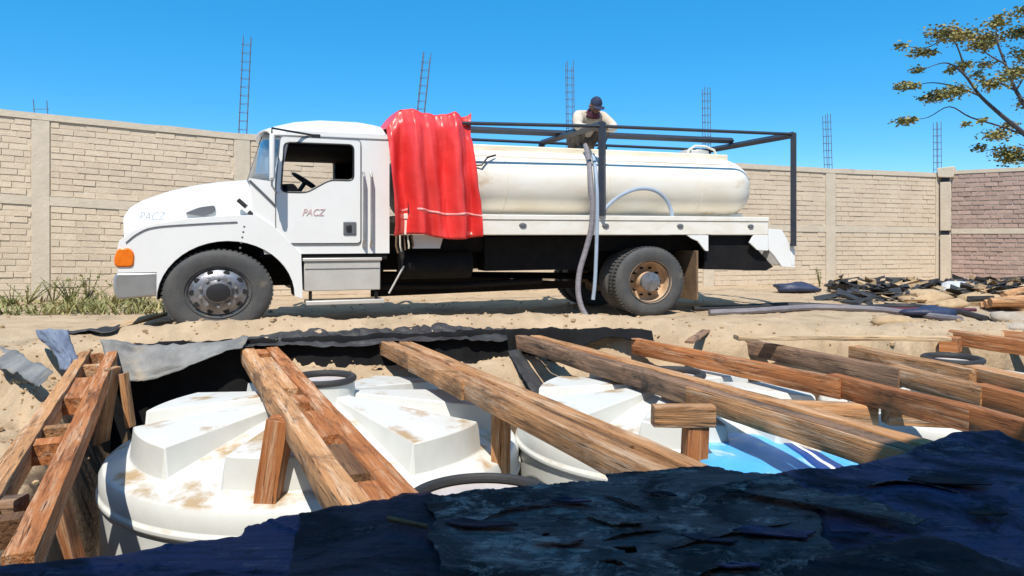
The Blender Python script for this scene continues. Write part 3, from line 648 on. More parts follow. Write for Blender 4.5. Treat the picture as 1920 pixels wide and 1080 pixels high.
MB().tube([(7.45, 1.0, 2.6), (7.47, 1.0, 2.70), (7.6, 1.0, 2.775), (7.8, 1.0, 2.775), (7.98, 1.0, 2.72), (8.05, 1.0, 2.58)], .02, 8).build('filler_pipe', M['deck_paint'], vess)
# pipe rack
def bar(pts, r, name): MB().tube(pts, r, 4).build(name, M['pipe_steel'], truck)
for u, zb, zt in ((2.45, 1.53, 2.76), (5.31, 1.535, 2.89), (8.8, 1.06, 2.89)):
    for v in (.0, 2.40): bar([(u, v-.03, zb), (u, v-.03, zt+.03)], .062, 'rack_post')
    bar([(u, -.03, zt), (u, 2.40, zt)], .055, 'rack_crossbar')
bar([(2.45, -.03, 2.77), (3.2, -.03, 2.80), (5.3, -.03, 2.86), (8.8, -.03, 2.90)], .026, 'rack_rail'); bar([(3.1, 2.4, 2.90), (8.8, 2.4, 2.90)], .026, 'rack_rail')
bar([(3.1, 1.6, 2.95), (8.8, 1.6, 2.985)], .055, 'rack_rail')
# rear end
MB().box((8.3, .5, 1.02), (8.86, .62, 1.1)).build('bumper_arm', M['paint'], truck); MB().box((8.3, 1.8, 1.02), (8.86, 1.92, 1.1)).build('bumper_arm', M['paint'], truck)
for v0, v1 in ((.0, .03), (2.37, 2.4)):
    MB().prism(tp((1288, 441), (1328, 441), (1328, 471), (1322, 470), (1308, 452), (1296, 447)), v0, v1).build('fender_bracket', M['paint'], truck, bevel=.004)
    MB().prism(tp((1413, 441), (1440, 441), (1440, 470), (1420, 469), (1405, 455)), v0, v1).build('corner_plate', M['paint'], truck, bevel=.004)
    MB().prism(tp((1441, 429), (1466, 431), (1478, 452), (1490, 464), (1491, 502), (1466, 500), (1452, 480), (1441, 468)), v0+.004, v1+.004).build('rear_bumper_end', M['paint'], truck, bevel=.004)
MB().box((8.78, .0, .74), (8.86, 2.4, 1.0)).build('rear_bumper', M['paint'], truck, bevel=.01)
MB().prism([(7.18, .70), (8.35, .66), (8.5, .72), (8.2, 1.0), (8.15, 1.245), (7.18, 1.245)], .10, 2.3).build('spare_locker', M['chassis'], truck)
for v0 in (.02, 1.75):
    MB().box((6.98, v0, .22), (7.01, v0+.63, 1.0)).build('mud_flap', M['mud'], truck, bevel=.004)
MB().prism([(2.48, 1.06), (2.86, 1.06), (2.9, 1.2), (2.75, 1.245), (2.48, 1.245)], .06, .10).build('hose_bracket', M['paint'], truck)
for k in range(5): MB().tube([(2.25+.05*k, .05, 1.26), (2.24+.06*k, .04, 1.1), (2.27+.05*k, .05, 1.0+.02*k)], .012, 5).build('strap_end', M['ridge'] if k % 2 else M['mud'], truck)
# ------------------------------------------------------------------ red tarpaulin over the front of the rack
def tarp_fn(a, b):
    hump = (.03*math.sin(a*10.5-1.2)+.025*nz(a*9, 1, 3))*sm((1-a)*4)+.03-.12*sm((a-.78)*4.5)
    if b < .30:
        t = b/.30; v = lerp(1.7, -.06, t); z = 2.66+.23*sm(t*2.2)+.05*math.sin(a*9+1)*math.sin(math.pi*t); u = lerp(2.10, 3.30, a)
        z += hump*sm(t*2)-.22*max(0, 1-a*6)*1.0+.16*max(0, (a-.88)*8)
        return (u, v, z)
    t = (b-.30)/.70; z = lerp(2.89+hump-(.22*max(0, 1-a*6)+.16*max(0, (a-.88)*8)), 1.235+.03*math.sin(a*7)-.03*a, t)
    u = lerp(lerp(2.10, 3.28, a), lerp(2.18, 3.42, a), sm(t))
    am = .05+.085*sm(t*2); v = -.11-am*(math.sin(a*26+1.2*math.sin(t*3))*.5+math.sin(a*15.5+2+t)*.6)-.05*nz(a*5, t*2, 2)-.012*nz(a*22, t*5, 6)-.03*abs(nz(a*11, t*1.6, 7))-.06*math.sin(math.pi*t)
    v += .09*sm((.12-t)/.12)
    return (u+.02*nz(a*4, t*5, 8), v, z)
tarp = empty('tarpaulin', (OX, OY, 0), math.atan2(UY, UX)); tag(tarp, 'shiny red plastic tarpaulin hanging in folds over the front of the pipe rack', 'tarpaulin')
MB().grid(tarp_fn, 110, 70).build('sheet', M['red_tarp'], tarp, solid=.008, ang=180)
MB().grid(lambda a, b: Vector(tarp_fn(lerp(.08, 1, a), .30+.70*lerp(.792, .812, b)))+Vector((0, -.007, 0)), 110, 2).build('seam_strip', M['pale_strip'], tarp, solid=.002, ang=180)
# ------------------------------------------------------------------ hoses
def tw(p): return Vector((OX+p[0]*UX-p[1]*UY, OY+p[0]*UY+p[1]*UX, p[2]))
hz = [tw(T(px, py, v)) for px, py, v in ((1098, 272, .55), (1104, 300, .30), (1108, 345, .02), (1111, 385, -.06), (1108, 430, -.09), (1098, 470, -.10), (1087, 508, -.13), (1084, 545, -.2), (1090, 575, -.28), (1102, 596, -.36))]
hz[-1].z = max(hgt(hz[-1].x, hz[-1].y)+.04, .04)
tag(MB().tube(smoothpath(hz), .041, 10).build('suction_hose', M['hose_grey']), 'thick grey hose hanging from the man down past the rear wheel', 'hose')
hz = [tw(T(px, py, v)) for px, py, v in ((1112, 290, .42), (1118, 330, .06), (1120, 380, -.05), (1119, 440, -.08), (1117, 500, -.10), (1115, 535, -.10), (1112, 562, -.10))]
tag(MB().tube(smoothpath(hz), .028, 8).build('thin_hose', M['hose_blue']), 'thin pale blue hose dangling straight beside the thick grey hose', 'hose')
hz = [T(px, py, 0) for px, py in ((1128, 412), (1140, 392), (1165, 369), (1200, 354), (1232, 356), (1254, 372), (1264, 392), (1266, 412))]
hz = [tw((u, .10 if 0 < i < 7 else .06, z)) for i, (u, v, z) in enumerate(hz)]
tag(MB().tube(smoothpath(hz), .030, 8).build('looped_hose', M['hose_blue']), 'pale blue hose arched in a loop against the tanker side', 'hose')
# ------------------------------------------------------------------ the man crouching on the vessel
pu = T(1115, 240, .8)[0]
man = empty('person', tw((pu, .9, 2.6)), math.atan2(UY, UX)); man.scale = (1.1, 1.1, 1.08); tag(man, 'man in a beige jacket and dark blue cap crouching on top of the tanker', 'person')
def skin(name, verts, edges, m, parent, root=0, sub=2):
    me = bpy.data.meshes.new(name); me.from_pydata([v[:3] for v in verts], edges, []); me.materials.append(m)
    o = bpy.data.objects.new(name, me); COL.objects.link(o); o.parent = parent
    sk = o.modifiers.new('skin', 'SKIN'); sk.use_smooth_shade = True
    for i, v in enumerate(verts):
        d = me.skin_vertices[0].data[i]; r = v[3]; d.radius = (r, r); d.use_root = (i == root)
    s = o.modifiers.new('sub', 'SUBSURF'); s.levels = sub; s.render_levels = sub
    dg = bpy.context.evaluated_depsgraph_get(); m2 = bpy.data.meshes.new_from_object(o.evaluated_get(dg)); o.modifiers.clear(); o.data = m2; o.name = name
    m2.polygons.foreach_set('use_smooth', [True]*len(m2.polygons)); return o
# local axes: x along the truck, -y towards us, z up from the walkway
J = dict(pel=(0, .34, .22, .15), sp=(0, .26, .36, .15), ch=(0, .10, .52, .16), nk=(0, -.02, .585, .065), hd=(0, -.09, .64, .09),
         shL=(-.20, .04, .52, .085), elL=(-.31, -.16, .33, .06), wrL=(-.13, -.32, .28, .036), shR=(.20, .04, .52, .085), elR=(.31, -.14, .34, .06), wrR=(.06, -.33, .29, .036),
         hpL=(-.11, .32, .20, .10), knL=(-.21, -.06, .36, .075), anL=(-.17, .06, .09, .05), ftL=(-.18, -.08, .04, .045),
         hpR=(.11, .32, .20, .10), knR=(.21, -.06, .36, .075), anR=(.17, .06, .09, .05), ftR=(.18, -.08, .04, .045))
nm = list(J); E_ = [('pel', 'sp'), ('sp', 'ch'), ('ch', 'nk'), ('nk', 'hd')]
for s in 'LR': E_ += [('ch', 'sh'+s), ('sh'+s, 'el'+s), ('el'+s, 'wr'+s), ('pel', 'hp'+s), ('hp'+s, 'kn'+s), ('kn'+s, 'an'+s), ('an'+s, 'ft'+s)]
vb = [J[k][:3]+(J[k][3]*.86,) for k in nm]; eb = [(nm.index(a), nm.index(b)) for a, b in E_]
for s, q in (('L', 1), ('R', -1)):                             # palms, four fingers and a thumb curled on the hose
    wx, wy, wz, _ = J['wr'+s]; pi = len(vb); vb.append((wx+q*.045, wy-.035, wz-.015, .026)); eb.append((nm.index('wr'+s), pi))
    for f, (dz, ln) in enumerate(((.028, .040), (.010, .046), (-.008, .044), (-.024, .036))):
        a = len(vb); vb += [(wx+q*.075, wy-.055, wz-.012+dz, .009), (wx+q*(.075+ln*.5), wy-.045-ln*.5, wz-.02+dz, .008), (wx+q*(.075+ln*.3), wy-.05-ln, wz-.028+dz, .007)]
        eb += [(pi, a), (a, a+1), (a+1, a+2)]
    a = len(vb); vb += [(wx+q*.03, wy-.06, wz+.02, .010), (wx+q*.05, wy-.085, wz+.03, .009)]; eb += [(pi, a), (a, a+1)]
body = skin('body', vb, eb, M['skin'], man)
def sub_skin(name, keys, edges, f, m, add=0.0):
    ks = list(keys); return skin(name, [J[k][:3]+(J[k][3]*f+add,) for k in ks], [(ks.index(a), ks.index(b)) for a, b in edges], m, man)
sub_skin('jacket', ['pel', 'sp', 'ch', 'shL', 'elL', 'wrL', 'shR', 'elR', 'wrR'], [('pel', 'sp'), ('sp', 'ch')]+[(a+s, b+s) for s in 'LR' for a, b in (('sh', 'el'), ('el', 'wr'))]+[('ch', 'shL'), ('ch', 'shR')], 1.08, M['jacket'], .008)
sub_skin('trousers', ['pel', 'hpL', 'knL', 'anL', 'hpR', 'knR', 'anR'], [('pel', 'hpL'), ('hpL', 'knL'), ('knL', 'anL'), ('pel', 'hpR'), ('hpR', 'knR'), ('knR', 'anR')], 1.06, M['trousers'], .008)
for s in 'LR':
    x, y, z, _ = J['an'+s]; MB().grid(lambda a, b: (x+.052*math.cos(2*math.pi*a)*math.sin(math.pi*b), y-.05+.14*math.sin(2*math.pi*a)*math.sin(math.pi*b), .045-.05*math.cos(math.pi*b)), 14, 8).build('shoe', M['shoe'], man)
hc = Vector((0, -.115, .655)); fwd = Vector((0, -.80, -.60)).normalized(); upv = Vector((0, -.60, .80)).normalized()
def headp(a, b):
    th = 2*math.pi*a; ph = math.pi*(b-.5); d = Vector((math.sin(th)*math.cos(ph), math.cos(th)*math.cos(ph), math.sin(ph)))
    jaw = 1-.28*max(0, -d.z)*(1 if d.y < .3 else .6); k = Vector((d.x*.083*jaw, d.y*.10, d.z*.125))
    if d.y > .85 and -.35 < d.z < .1: k.y += .022*math.exp(-((d.x/.16)**2+((d.z+.15)/.16)**2))     # nose
    if d.y > .6: k.y -= .010*math.exp(-((abs(d.x)-.36)**2/.02+(d.z-.1)**2/.012))                    # eye hollows
    if d.y > .6: k.y -= .008*math.exp(-((d.z+.52)**2/.004+d.x**2/.08))                              # mouth
    return hc+Vector((1, 0, 0))*k.x+fwd*k.y+upv*k.z
MB().grid(headp, 28, 18).build('head', M['skin'], man, ang=180)
for q in (-1, 1):
    MB().rock(hc+Vector((q*.086, 0, 0))+upv*-.005, .026, 3+q, 8).build('ear', M['skin'], man, ang=180)
    MB().rock(hc+Vector((q*.032, 0, 0))+fwd*.086+upv*.012, .010, 9+q, 8, .8).build('eye', M['black'], man, ang=180)
def capf(a, b):
    p = headp(a, lerp(.62, 1, b)); return hc+(p-hc)*1.13+upv*.008
cp = MB().grid(capf, 28, 8).build('cap', M['cap'], man, ang=180)
MB().grid(lambda a, b: hc+Vector((1, 0, 0))*(.085*(2*a-1))+fwd*(.10+.075*b*math.sqrt(max(0, 1-(2*a-1)**2*.8)))+upv*(.045-.012*b), 12, 4).build('visor', M['cap'], cp, solid=.006, ang=180)
MB().grid(lambda a, b: hc+upv*lerp(-.07, -.17, b)+fwd*(-.01+.085*math.cos(2*math.pi*a))*(.9+.35*b)+Vector((1, 0, 0))*math.sin(2*math.pi*a)*(.075+.04*b), 20, 4).build('scarf', M['scarf'], man, solid=.012, ang=180)
# ------------------------------------------------------------------ timber
def plank_mesh(L, w_, h, seed, seg=None):
    seg = seg or max(3, int(L/.28)); mb = MB(); sec = rounded([(-w_/2, -h/2), (w_/2, -h/2), (w_/2, h/2), (-w_/2, h/2)], .006, 1); n = len(sec)
    for i in range(seg+1):
        x = L*i/seg
        oy, oz = .010*nz(x*.7, seed, 1), .008*nz(x*.7, seed, 5)
        for k, (a, b) in enumerate(sec):
            j = .010
            e = .012*nz(k*3.3, seed, 2) if i in (0, seg) else 0
            mb.v.append((x+e, a+oy+j*nz(x*3, k*2.1, seed), b+oz+j*nz(x*3, k*2.1, seed+9)))
    for i in range(seg):
        for k in range(n): mb.f.append((i*n+k, i*n+(k+1) % n, (i+1)*n+(k+1) % n, (i+1)*n+k))
    mb.f.append(tuple(range(n-1, -1, -1))); mb.f.append(tuple(seg*n+k for k in range(n)))
    return mb
seedc = [0]
def plank(name, p0, p1, w_, h, m, parent=None, roll=0.0, base=None):
    p0, p1 = Vector(p0), Vector(p1); d = p1-p0; seedc[0] += 1.37
    x = d.normalized(); y = Vector((0, 0, 1)).cross(x); y = y.normalized() if y.length > .05 else Vector((0, 1, 0)); z = x.cross(y)
    q = Matrix((x, y, z)).transposed().to_quaternion() @ Matrix.Rotation(roll, 3, 'X').to_quaternion()
    loc = p0-(base if base is not None else Vector()); return plank_mesh(d.length, w_, h, seedc[0]).build(name, M[m], parent, loc=loc, quat=q, ang=50)
def double_beam(label, far, near, mats, top=0.0, w_=.128, gap=.125, h=.165, blocks=(), splice=(), far_stag=0.0):
    a = P(far[0], far[1], top); b = P(near[0], near[1], top); d = (b-a).normalized(); n = Vector((-d.y, d.x, 0)); n = n if n.x < 0 else -n
    o = empty('timber_beam', a); tag(o, label, 'timber beam', 'timber beams laid across the pit')
    off = (w_+gap)/2
    for sgn, m, st_ in ((1, mats[0], 0), (-1, mats[1], far_stag)):
        c = n*off*sgn; plank('plank', a+c+d*st_+Vector((0, 0, -h/2)), b+c+Vector((0, 0, -h/2)), w_, h, m, o, base=a)
    L = (b-a).length
    for t, ln, m in blocks:
        p = a+d*(L*t); plank('spacer_block', p+Vector((0, 0, -.085)), p+d*ln+Vector((0, 0, -.085)), gap-.004, .13, m, o, base=a)
    for t0, t1, sgn, m in splice:
        c = n*(off+w_/2+.012)*sgn; plank('splice_board', a+d*(L*t0)+c+Vector((0, 0, -.085)), a+d*(L*t1)+c+Vector((0, 0, -.085)), .02, .165, m, o, base=a)
    return o
def single_beam(label, pieces, h=.18):
    a = P(*pieces[0][0]); o = empty('timber_beam', a); tag(o, label, 'timber beam', 'timber beams laid across the pit')
    for p0, p1, w_, m, *dz in pieces:
        z = Vector((0, 0, -h/2+(dz[0] if dz else 0))); A_, B_ = P(*p0), P(*p1)
        plank('plank', A_+z, B_+z, w_, h, m, o, base=a)
    return o
double_beam('leftmost ladder-like timber beam with open gaps between its two planks', (188, 654), (-42, 1050), ('wood_tan', 'wood_orange'), gap=.16, w_=.105,
            blocks=((.03, .10, 'wood_orange'), (.16, .12, 'wood_tan'), (.29, .9, 'wood_orange'), (.60, .10, 'wood_tan'), (.66, .16, 'wood_orange'), (.90, .1, 'wood_dark')))
double_beam('orange double timber beam ending above the large front tank manhole', (480, 643), (722, 942), ('wood_tan', 'wood_orange'),
            blocks=((.07, .3, 'wood_orange'), (.17, 1.7, 'wood_tan'), (.53, .25, 'wood_orange'), (.63, .75, 'wood_orange'), (.80, .6, 'wood_dark'), (.93, .3, 'wood_orange')))
double_beam('double timber beam with a short splice board, propped by a pale post', (722, 631), (1285, 878), ('wood_tan', 'wood_tan'), gap=.07,
            blocks=((.02, .8, 'wood_dark'), (.18, 2.6, 'wood_orange'), (.70, 1.2, 'wood_dark')), splice=((.26, .52, 1, 'wood_tan'),))
double_beam('long double timber beam with grey weathered side passing over the blue plastic', (970, 623), (1748, 840), ('wood_grey', 'wood_tan'), gap=.06,
            blocks=((.2, 1.4, 'wood_orange'), (.6, 1.2, 'wood_orange')), splice=((.64, 1.0, 1, 'wood_tan'),), far_stag=-.05)
single_beam('orange timber beam running from the sand bank to the right frame edge', (((1190, 634), (1580, 709), .10, 'wood_orange'), ((1560, 702), (1830, 766), .13, 'wood_orange', .004), ((1822, 764), (2150, 850), .12, 'wood_orange', .012)))
single_beam('grey timber beam spliced to a brown one above the white tank', (((1342, 626), (1690, 690), .10, 'wood_grey'), ((1676, 685), (1850, 727), .12, 'wood_tan', .006), ((1836, 722), (2100, 790), .13, 'wood_orange', .012)))
single_beam('tan timber beam in front of the loose plank on the bank', (((1602, 648), (1830, 694), .16, 'wood_tan'), ((1822, 688), (2100, 745), .2, 'wood_tan', .015)))
single_beam('reddish timber beam at the far right under the black hoses', (((1772, 622), (2080, 664), .14, 'wood_orange', .03), ((1765, 630), (1800, 633), .2, 'wood_orange')))
single_beam('highest far timber beam at the right edge below the rubble', (((1790, 612), (2100, 648), .10, 'wood_orange', .02),))
tag(plank('loose_plank', P(1380, 632, .10), P(1775, 634, .07), .16, .05, 'wood_pale'), 'pale loose plank lying along the lip of the sand bank', 'plank')
tag(plank('broken_board', P(1292, 642, .06), P(1330, 616, .08), .10, .03, 'wood_grey'), 'short dark board sticking up at the grey beam far end', 'board')
tag(plank('loose_batten', P(118, 638, .05), P(215, 622, .06), .07, .04, 'wood_tan'), 'thin batten lying on the sand by the torn black scraps', 'plank')
tag(plank('sand_board', P(180, 622, .09), P(300, 590, .11), .22, .03, 'wood_pale'), 'sand-covered board lying in front of the truck front wheel', 'board')
# props standing in the pit
def prop(label, parts):
    o = empty('timber_prop', Vector(parts[0][1])); tag(o, label, 'timber prop', 'timber props holding up the beams')
    for nm_, a, b, w_, h, m in parts: plank(nm_, a, b, w_, h, m, o, base=Vector(parts[0][1]))
def post_pts(px0, py0, px1, py1, y): return Q(px0, py0, y), Q(px1, py1, y)
prop('leaning orange post on the big front tank under the second beam', [('post', *post_pts(527, 785, 500, 960, 5.25), .19, .16, 'wood_orange')])
prop('upright pale post between the tanks under the third beam', [('post', *post_pts(941, 748, 939, 905, 6.25), .22, .16, 'wood_tan')])
prop('short post with a thick crosspiece beside the blue plastic', [('post', *post_pts(1305, 790, 1300, 880, 5.55), .2, .16, 'wood_orange'), ('crosspiece', Q(1224, 778, 5.5), Q(1338, 779, 5.5), .14, .15, 'wood_tan')])
prop('crosspiece block wedged under the long grey-sided beam', [('crosspiece', Q(1470, 768, 6.3), Q(1640, 777, 6.3), .14, .16, 'wood_tan')])
prop('crosspiece block at the right under the orange beam', [('crosspiece', Q(1660, 775, 6.2), Q(1790, 780, 6.2), .14, .17, 'wood_tan')])
prop('crosspiece block nearest the right frame edge', [('crosspiece', Q(1850, 750, 6.6), Q(1990, 765, 6.6), .14, .15, 'wood_tan')])
prop('rough slanting board under the leftmost beam near its front end', [('post', *post_pts(112, 930, 150, 1080, 4.4), .12, .06, 'wood_orange')])
prop('slanting board under the leftmost beam against the dirt bank', [('post', *post_pts(212, 690, 190, 830, 6.9), .2, .06, 'wood_tan'), ('crosspiece', Q(232, 700, 6.95), Q(245, 800, 6.95), .1, .05, 'wood_tan')])
prop('short grey cross board at the left frame edge', [('crosspiece', Q(-60, 960, 3.6), Q(40, 952, 3.6), .12, .10, 'wood_grey')])
# ------------------------------------------------------------------ the sunken white water tanks
def tank(label, c, Rr, zn, zr_in, zr_out, zs, rn, nrib, rot, frac=.5, lid=True, ring=.03, kend=.86, lab=None):
    o = empty('water_tank', (c[0], c[1], -2.0)); tag(o, label, 'water tank', 'white plastic water tanks in the pit')
    ang = []
    for k in range(nrib):
        a0 = rot+2*math.pi*(k-frac/2)/nrib; a1 = rot+2*math.pi*(k+frac/2)/nrib; ep = .035/Rr*1.2; a2 = rot+2*math.pi*(k+1-frac/2)/nrib
        ang += [(a0-ep, 0), (a0, 1)]+[(lerp(a0, a1, j/8), 1) for j in range(1, 8)]+[(a1, 1), (a1+ep, 0)]+[(lerp(a1+ep, a2-ep, j/8), 0) for j in range(1, 8)]
    rk = Rr*kend
    rad = [rn, rn*1.06, rn*1.1]+[lerp(rn*1.1, rk-.02, j/6) for j in range(1, 7)]+[rk, rk+.025, lerp(rk, Rr, .55), Rr-.03, Rr]
    mb = MB(); n = len(ang)
    def cone(r): return lerp(zr_in-.05, zs, ((r-rn)/(Rr-rn))**1.15)
    for a, rib in ang:
        for i, r in enumerate(rad):
            z = cone(r)
            if i == 0: z = zn
            elif i == 1: z = zn
            elif rib and r <= rk+.001 and i >= 2: z = lerp(zr_in, zr_out, (r-rn)/(rk-rn))
            if r == Rr: z = zs-.05
            mb.v.append((r*math.cos(a), r*math.sin(a), z+2.0))
    m = len(rad); down = [(Rr, zs-.16), (Rr+.02, zs-.17), (Rr+.02, zs-.21), (Rr-.01, zs-.23), (Rr-.01, zs-.8), (Rr-.01, -2.0)]
    o0 = len(mb.v)
    for a, rib in ang:
        for r, z in down: mb.v.append((r*math.cos(a), r*math.sin(a), z+2.0))
    md = len(down)
    for k in range(n):
        k2 = (k+1) % n
        for i in range(m-1): mb.f.append((k*m+i, k*m+i+1, k2*m+i+1, k2*m+i))
        mb.f.append((k*m+m-1, o0+k*md, o0+k2*md, k2*m+m-1))
        for i in range(md-1): mb.f.append((o0+k*md+i, o0+k*md+i+1, o0+k2*md+i+1, o0+k2*md+i))
    mb.build('shell', M['tank_white'], o, bevel=.012, ang=28)
    MB().lathe([(rn+.01+ring*math.cos(t), zn+2.0+.01+ring*math.sin(t)) for t in [2*math.pi*k/10 for k in range(10)]], (0, 0, 0), 48, 'z', close=True).build('rim', M['rubber'], o)
    MB().lathe([(rn-.005, zn+1.98), (rn*.8, zn+1.96), (rn*.3, zn+1.975), (0, zn+1.98)], (0, 0, 0), 40, 'z').build('lid', M['tank_lid'], o)
    return o
tank('large white ribbed water tank nearest the left bank', (-1.74, 6.85), 1.80, -.08, -.20, -.33, -.64, .27, 7, R(-138), .58)
tank('front white water tank with a wide black rimmed manhole, half under the felt', (-.16, 4.08), 1.34, -.22, -.38, -.5, -.66, .40, 8, R(-60), .4, ring=.028)
tank('middle white water tank beyond the T-shaped prop', (1.55, 7.18), 1.50, -.10, -.18, -.25, -.50, .27, 7, R(-150), .58)
tank('white water tank farthest to the right under the tan beam', (4.75, 8.05), 1.35, -.10, -.22, -.32, -.6, .27, 6, R(-100), .45)
tank('white water tank under the blue plastic at the right', (3.3, 4.85), 1.14, -.20, -.36, -.46, -.62, .38, 8, R(-140), .45, ring=.03)
# blue plastic lying on the right tank
def blue_fn(a, b):
    z = lerp(-.40, -.60, sm(a*1.3))+.07*math.sin(math.pi*a)
    p = P(lerp(1312, 1690, a), lerp(816, 915, b)-8*math.sin(math.pi*a), z)
    return Vector((p.x, p.y, z+.012*nz(a*6, b*5, 3)))
bp = empty('plastic_sheet', blue_fn(.5, .5)); tag(bp, 'bright blue plastic sheet with a navy stripe lying on the tank', 'plastic sheet')
b0 = blue_fn(.5, .5)
MB().grid(lambda a, b: blue_fn(a, b)-b0, 50, 24).build('sheet', M['blue_film'], bp, solid=.006, ang=180)
def stripe(off, wd_, m, nm_, lift): MB().grid(lambda a, b: blue_fn(min(1, lerp(.33, .74, b**.8)+off+(a-.5)*wd_*(.5+b)), lerp(.03, .95, b))-b0+Vector((0, 0, lift)), 5, 26).build(nm_, m, bp, solid=.003, ang=180)
stripe(.0, .12, M['navy'], 'navy_stripe', .008); stripe(.0, .022, M['white_film'], 'white_line', .013)
# ------------------------------------------------------------------ black felt
def felt(name, label, far, near, z0, m, n=(150, 60), wr=.008, holes=(), rag=.012, group='black roofing felt sheets in the foreground', seed=1, lift=None, solid=.005, cat='felt sheet'):
    def along(pl, t):
        ds = [0]
        for a, b in zip(pl, pl[1:]): ds.append(ds[-1]+math.hypot(b[0]-a[0], b[1]-a[1]))
        x = t*ds[-1]
        for i in range(len(pl)-1):
            if x <= ds[i+1]+1e-9: f = (x-ds[i])/max(1e-9, ds[i+1]-ds[i]); return lerp(pl[i][0], pl[i+1][0], f), lerp(pl[i][1], pl[i+1][1], f)
        return pl[-1]
    def fn(a, b):
        p0 = P(*along(far, a), z0); p1 = P(*along(near, a), z0); p = p0.lerp(p1, b)
        r = rag*(nz(a*40, seed, 3)+.7*nz(a*110, seed, 9))*max(0, 1-b*8); p.y += r
        p.x += .035*nz(p.y*5, seed, 4)+.014*nz(p.y*17, seed, 6)
        z = z0+wr*(.9*nz(p.x*1.4, p.y*1.6, seed)+.30*nz(p.x*9, p.y*9, seed+3)+.16*nz(p.x*26, p.y*26, seed))
        for q, (ca, cf, ch) in enumerate(((.35, 2.3, .012), (-.5, 1.7, .010), (.9, 3.1, .006), (-.15, 4.3, .005))):     # pressed-in folds: sharp, straight, broken
            cr = p.x*math.sin(ca)*cf+p.y*math.cos(ca)*cf*1.3+.5*nz(p.x*1.2, p.y*1.2, seed+q*7); f_ = abs(cr-round(cr))
            z += ch*max(0, 1-f_*22)*max(0, nz(p.x*1.8, p.y*1.8, seed+q*5+60)*2.5)
        z += .018*max(0, 1-b*10)*nz(a*9, seed, 2)
        if lift: z += lift(a, b)
        return (p.x, p.y, z)
    sk = (lambda a, b: any(((a-x)/rx)**2+((b-y-.25*(a-x))/ry)**2 < 1 for x, y, rx, ry in holes)) if holes else None
    return tag(MB().grid(fn, *n, sk).build(name, M[m], solid=solid, ang=180), label, cat, group)
felt('felt_sheet', 'dark blue-black felt sheet at the lower left corner below the leftmost beam', [(-120, 1095), (0, 1064), (210, 1044), (448, 1003), (457, 985), (600, 958), (740, 936), (800, 940)], [(-500, 1500), (900, 1500)], .035, 'felt_blue', seed=2)
felt('felt_sheet', 'brownish black felt piece overlapping the blue-black one below the second beam', [(560, 963), (650, 949), (800, 926), (838, 940), (872, 985), (930, 1010)], [(480, 1500), (1150, 1500)], .050, 'felt_brown', seed=5, wr=.016, lift=lambda a, b: .012*sm((a-.85)*7))
felt('felt_sheet', 'wide grey-black torn felt sheet with slit holes in the middle foreground', [(800, 930), (905, 918), (1050, 906), (1138, 901), (1141, 889), (1220, 883), (1330, 873), (1400, 886), (1480, 889)], [(900, 1500), (1850, 1500)], .072, 'felt', (230, 120), seed=9,
     holes=((.475, .395, .030, .014), (.415, .445, .034, .013), (.52, .31, .012, .010), (.30, .30, .010, .012)), rag=.022)
felt('felt_sheet', 'blue-sheened felt sheet rising to a point at the right', [(1380, 893), (1480, 886), (1560, 880), (1690, 862), (1790, 822), (1870, 812), (1925, 838), (2150, 852)], [(1500, 1500), (2700, 1500)], .06, 'felt_blue', seed=13, lift=lambda a, b: .035*math.exp(-((a-.5)/.18)**2)*max(0, 1-b*2.5))
felt('felt_sheet', 'narrow raised felt flap with a pale torn edge in the right foreground', [(1400, 905), (1500, 915), (1640, 940), (1735, 975)], [(1400, 925), (1450, 934), (1590, 957), (1712, 985)], .105, 'felt', (80, 16), seed=17, wr=.006)
felt('felt_sheet', 'felt flap curling up along the bottom right corner', [(1480, 1075), (1560, 1035), (1745, 1003), (1830, 1030), (1925, 1072)], [(1400, 1500), (2300, 1500)], .10, 'felt_brown', (90, 50), seed=19)
SH = [((1285, 1092), (1340, 1062), (1435, 1043), 12, 'long thin curl of torn felt low in the middle foreground'), ((1245, 1022), (1360, 1000), (1500, 968), 10, 'thin torn felt strip crossing the wide grey-black sheet'),
      ((1130, 1003), (1180, 996), (1250, 985), 9, 'short torn felt curl above the slit holes'), ((905, 965), (960, 950), (1040, 938), 10, 'pale torn felt strip near the front tank manhole'),
      ((1560, 1055), (1660, 1030), (1760, 1012), 12, 'felt strip lying towards the bottom right corner'), ((1130, 918), (1165, 935), (1215, 950), 10, 'small torn felt tongue by the notch in the sheet edge'),
      ((1610, 905), (1700, 900), (1800, 915), 12, 'felt strip on the blue-sheened sheet at the right')]
for k, (p0, p1, p2, wd_, lab) in enumerate(SH):
    pl = smoothpath([(*p0, 0), (*p1, 0), (*p2, 0)], 8)
    def shard(a, b, pl=pl, wd_=wd_, k=k):
        i = min(len(pl)-1, int(a*(len(pl)-1)+.5)); q = pl[i]; wv = .62*wd_*(math.sin(math.pi*min(1, max(0, a)))**.6)*(1+.5*nz(a*7, k, 1))
        p = P(q.x+6*nz(a*9, k, 5), q.y-wv*(1-b)+3*nz(a*14, k, 2), .10); p.z += .018*b*math.sin(math.pi*a)-.022; return p
    tag(MB().grid(shard, 30, 4).build('felt_strip', M['felt' if k != 4 else 'felt_blue'], solid=.004, ang=180), lab, 'felt strip', 'torn felt strips on the foreground felt')
rf = random.Random(5)
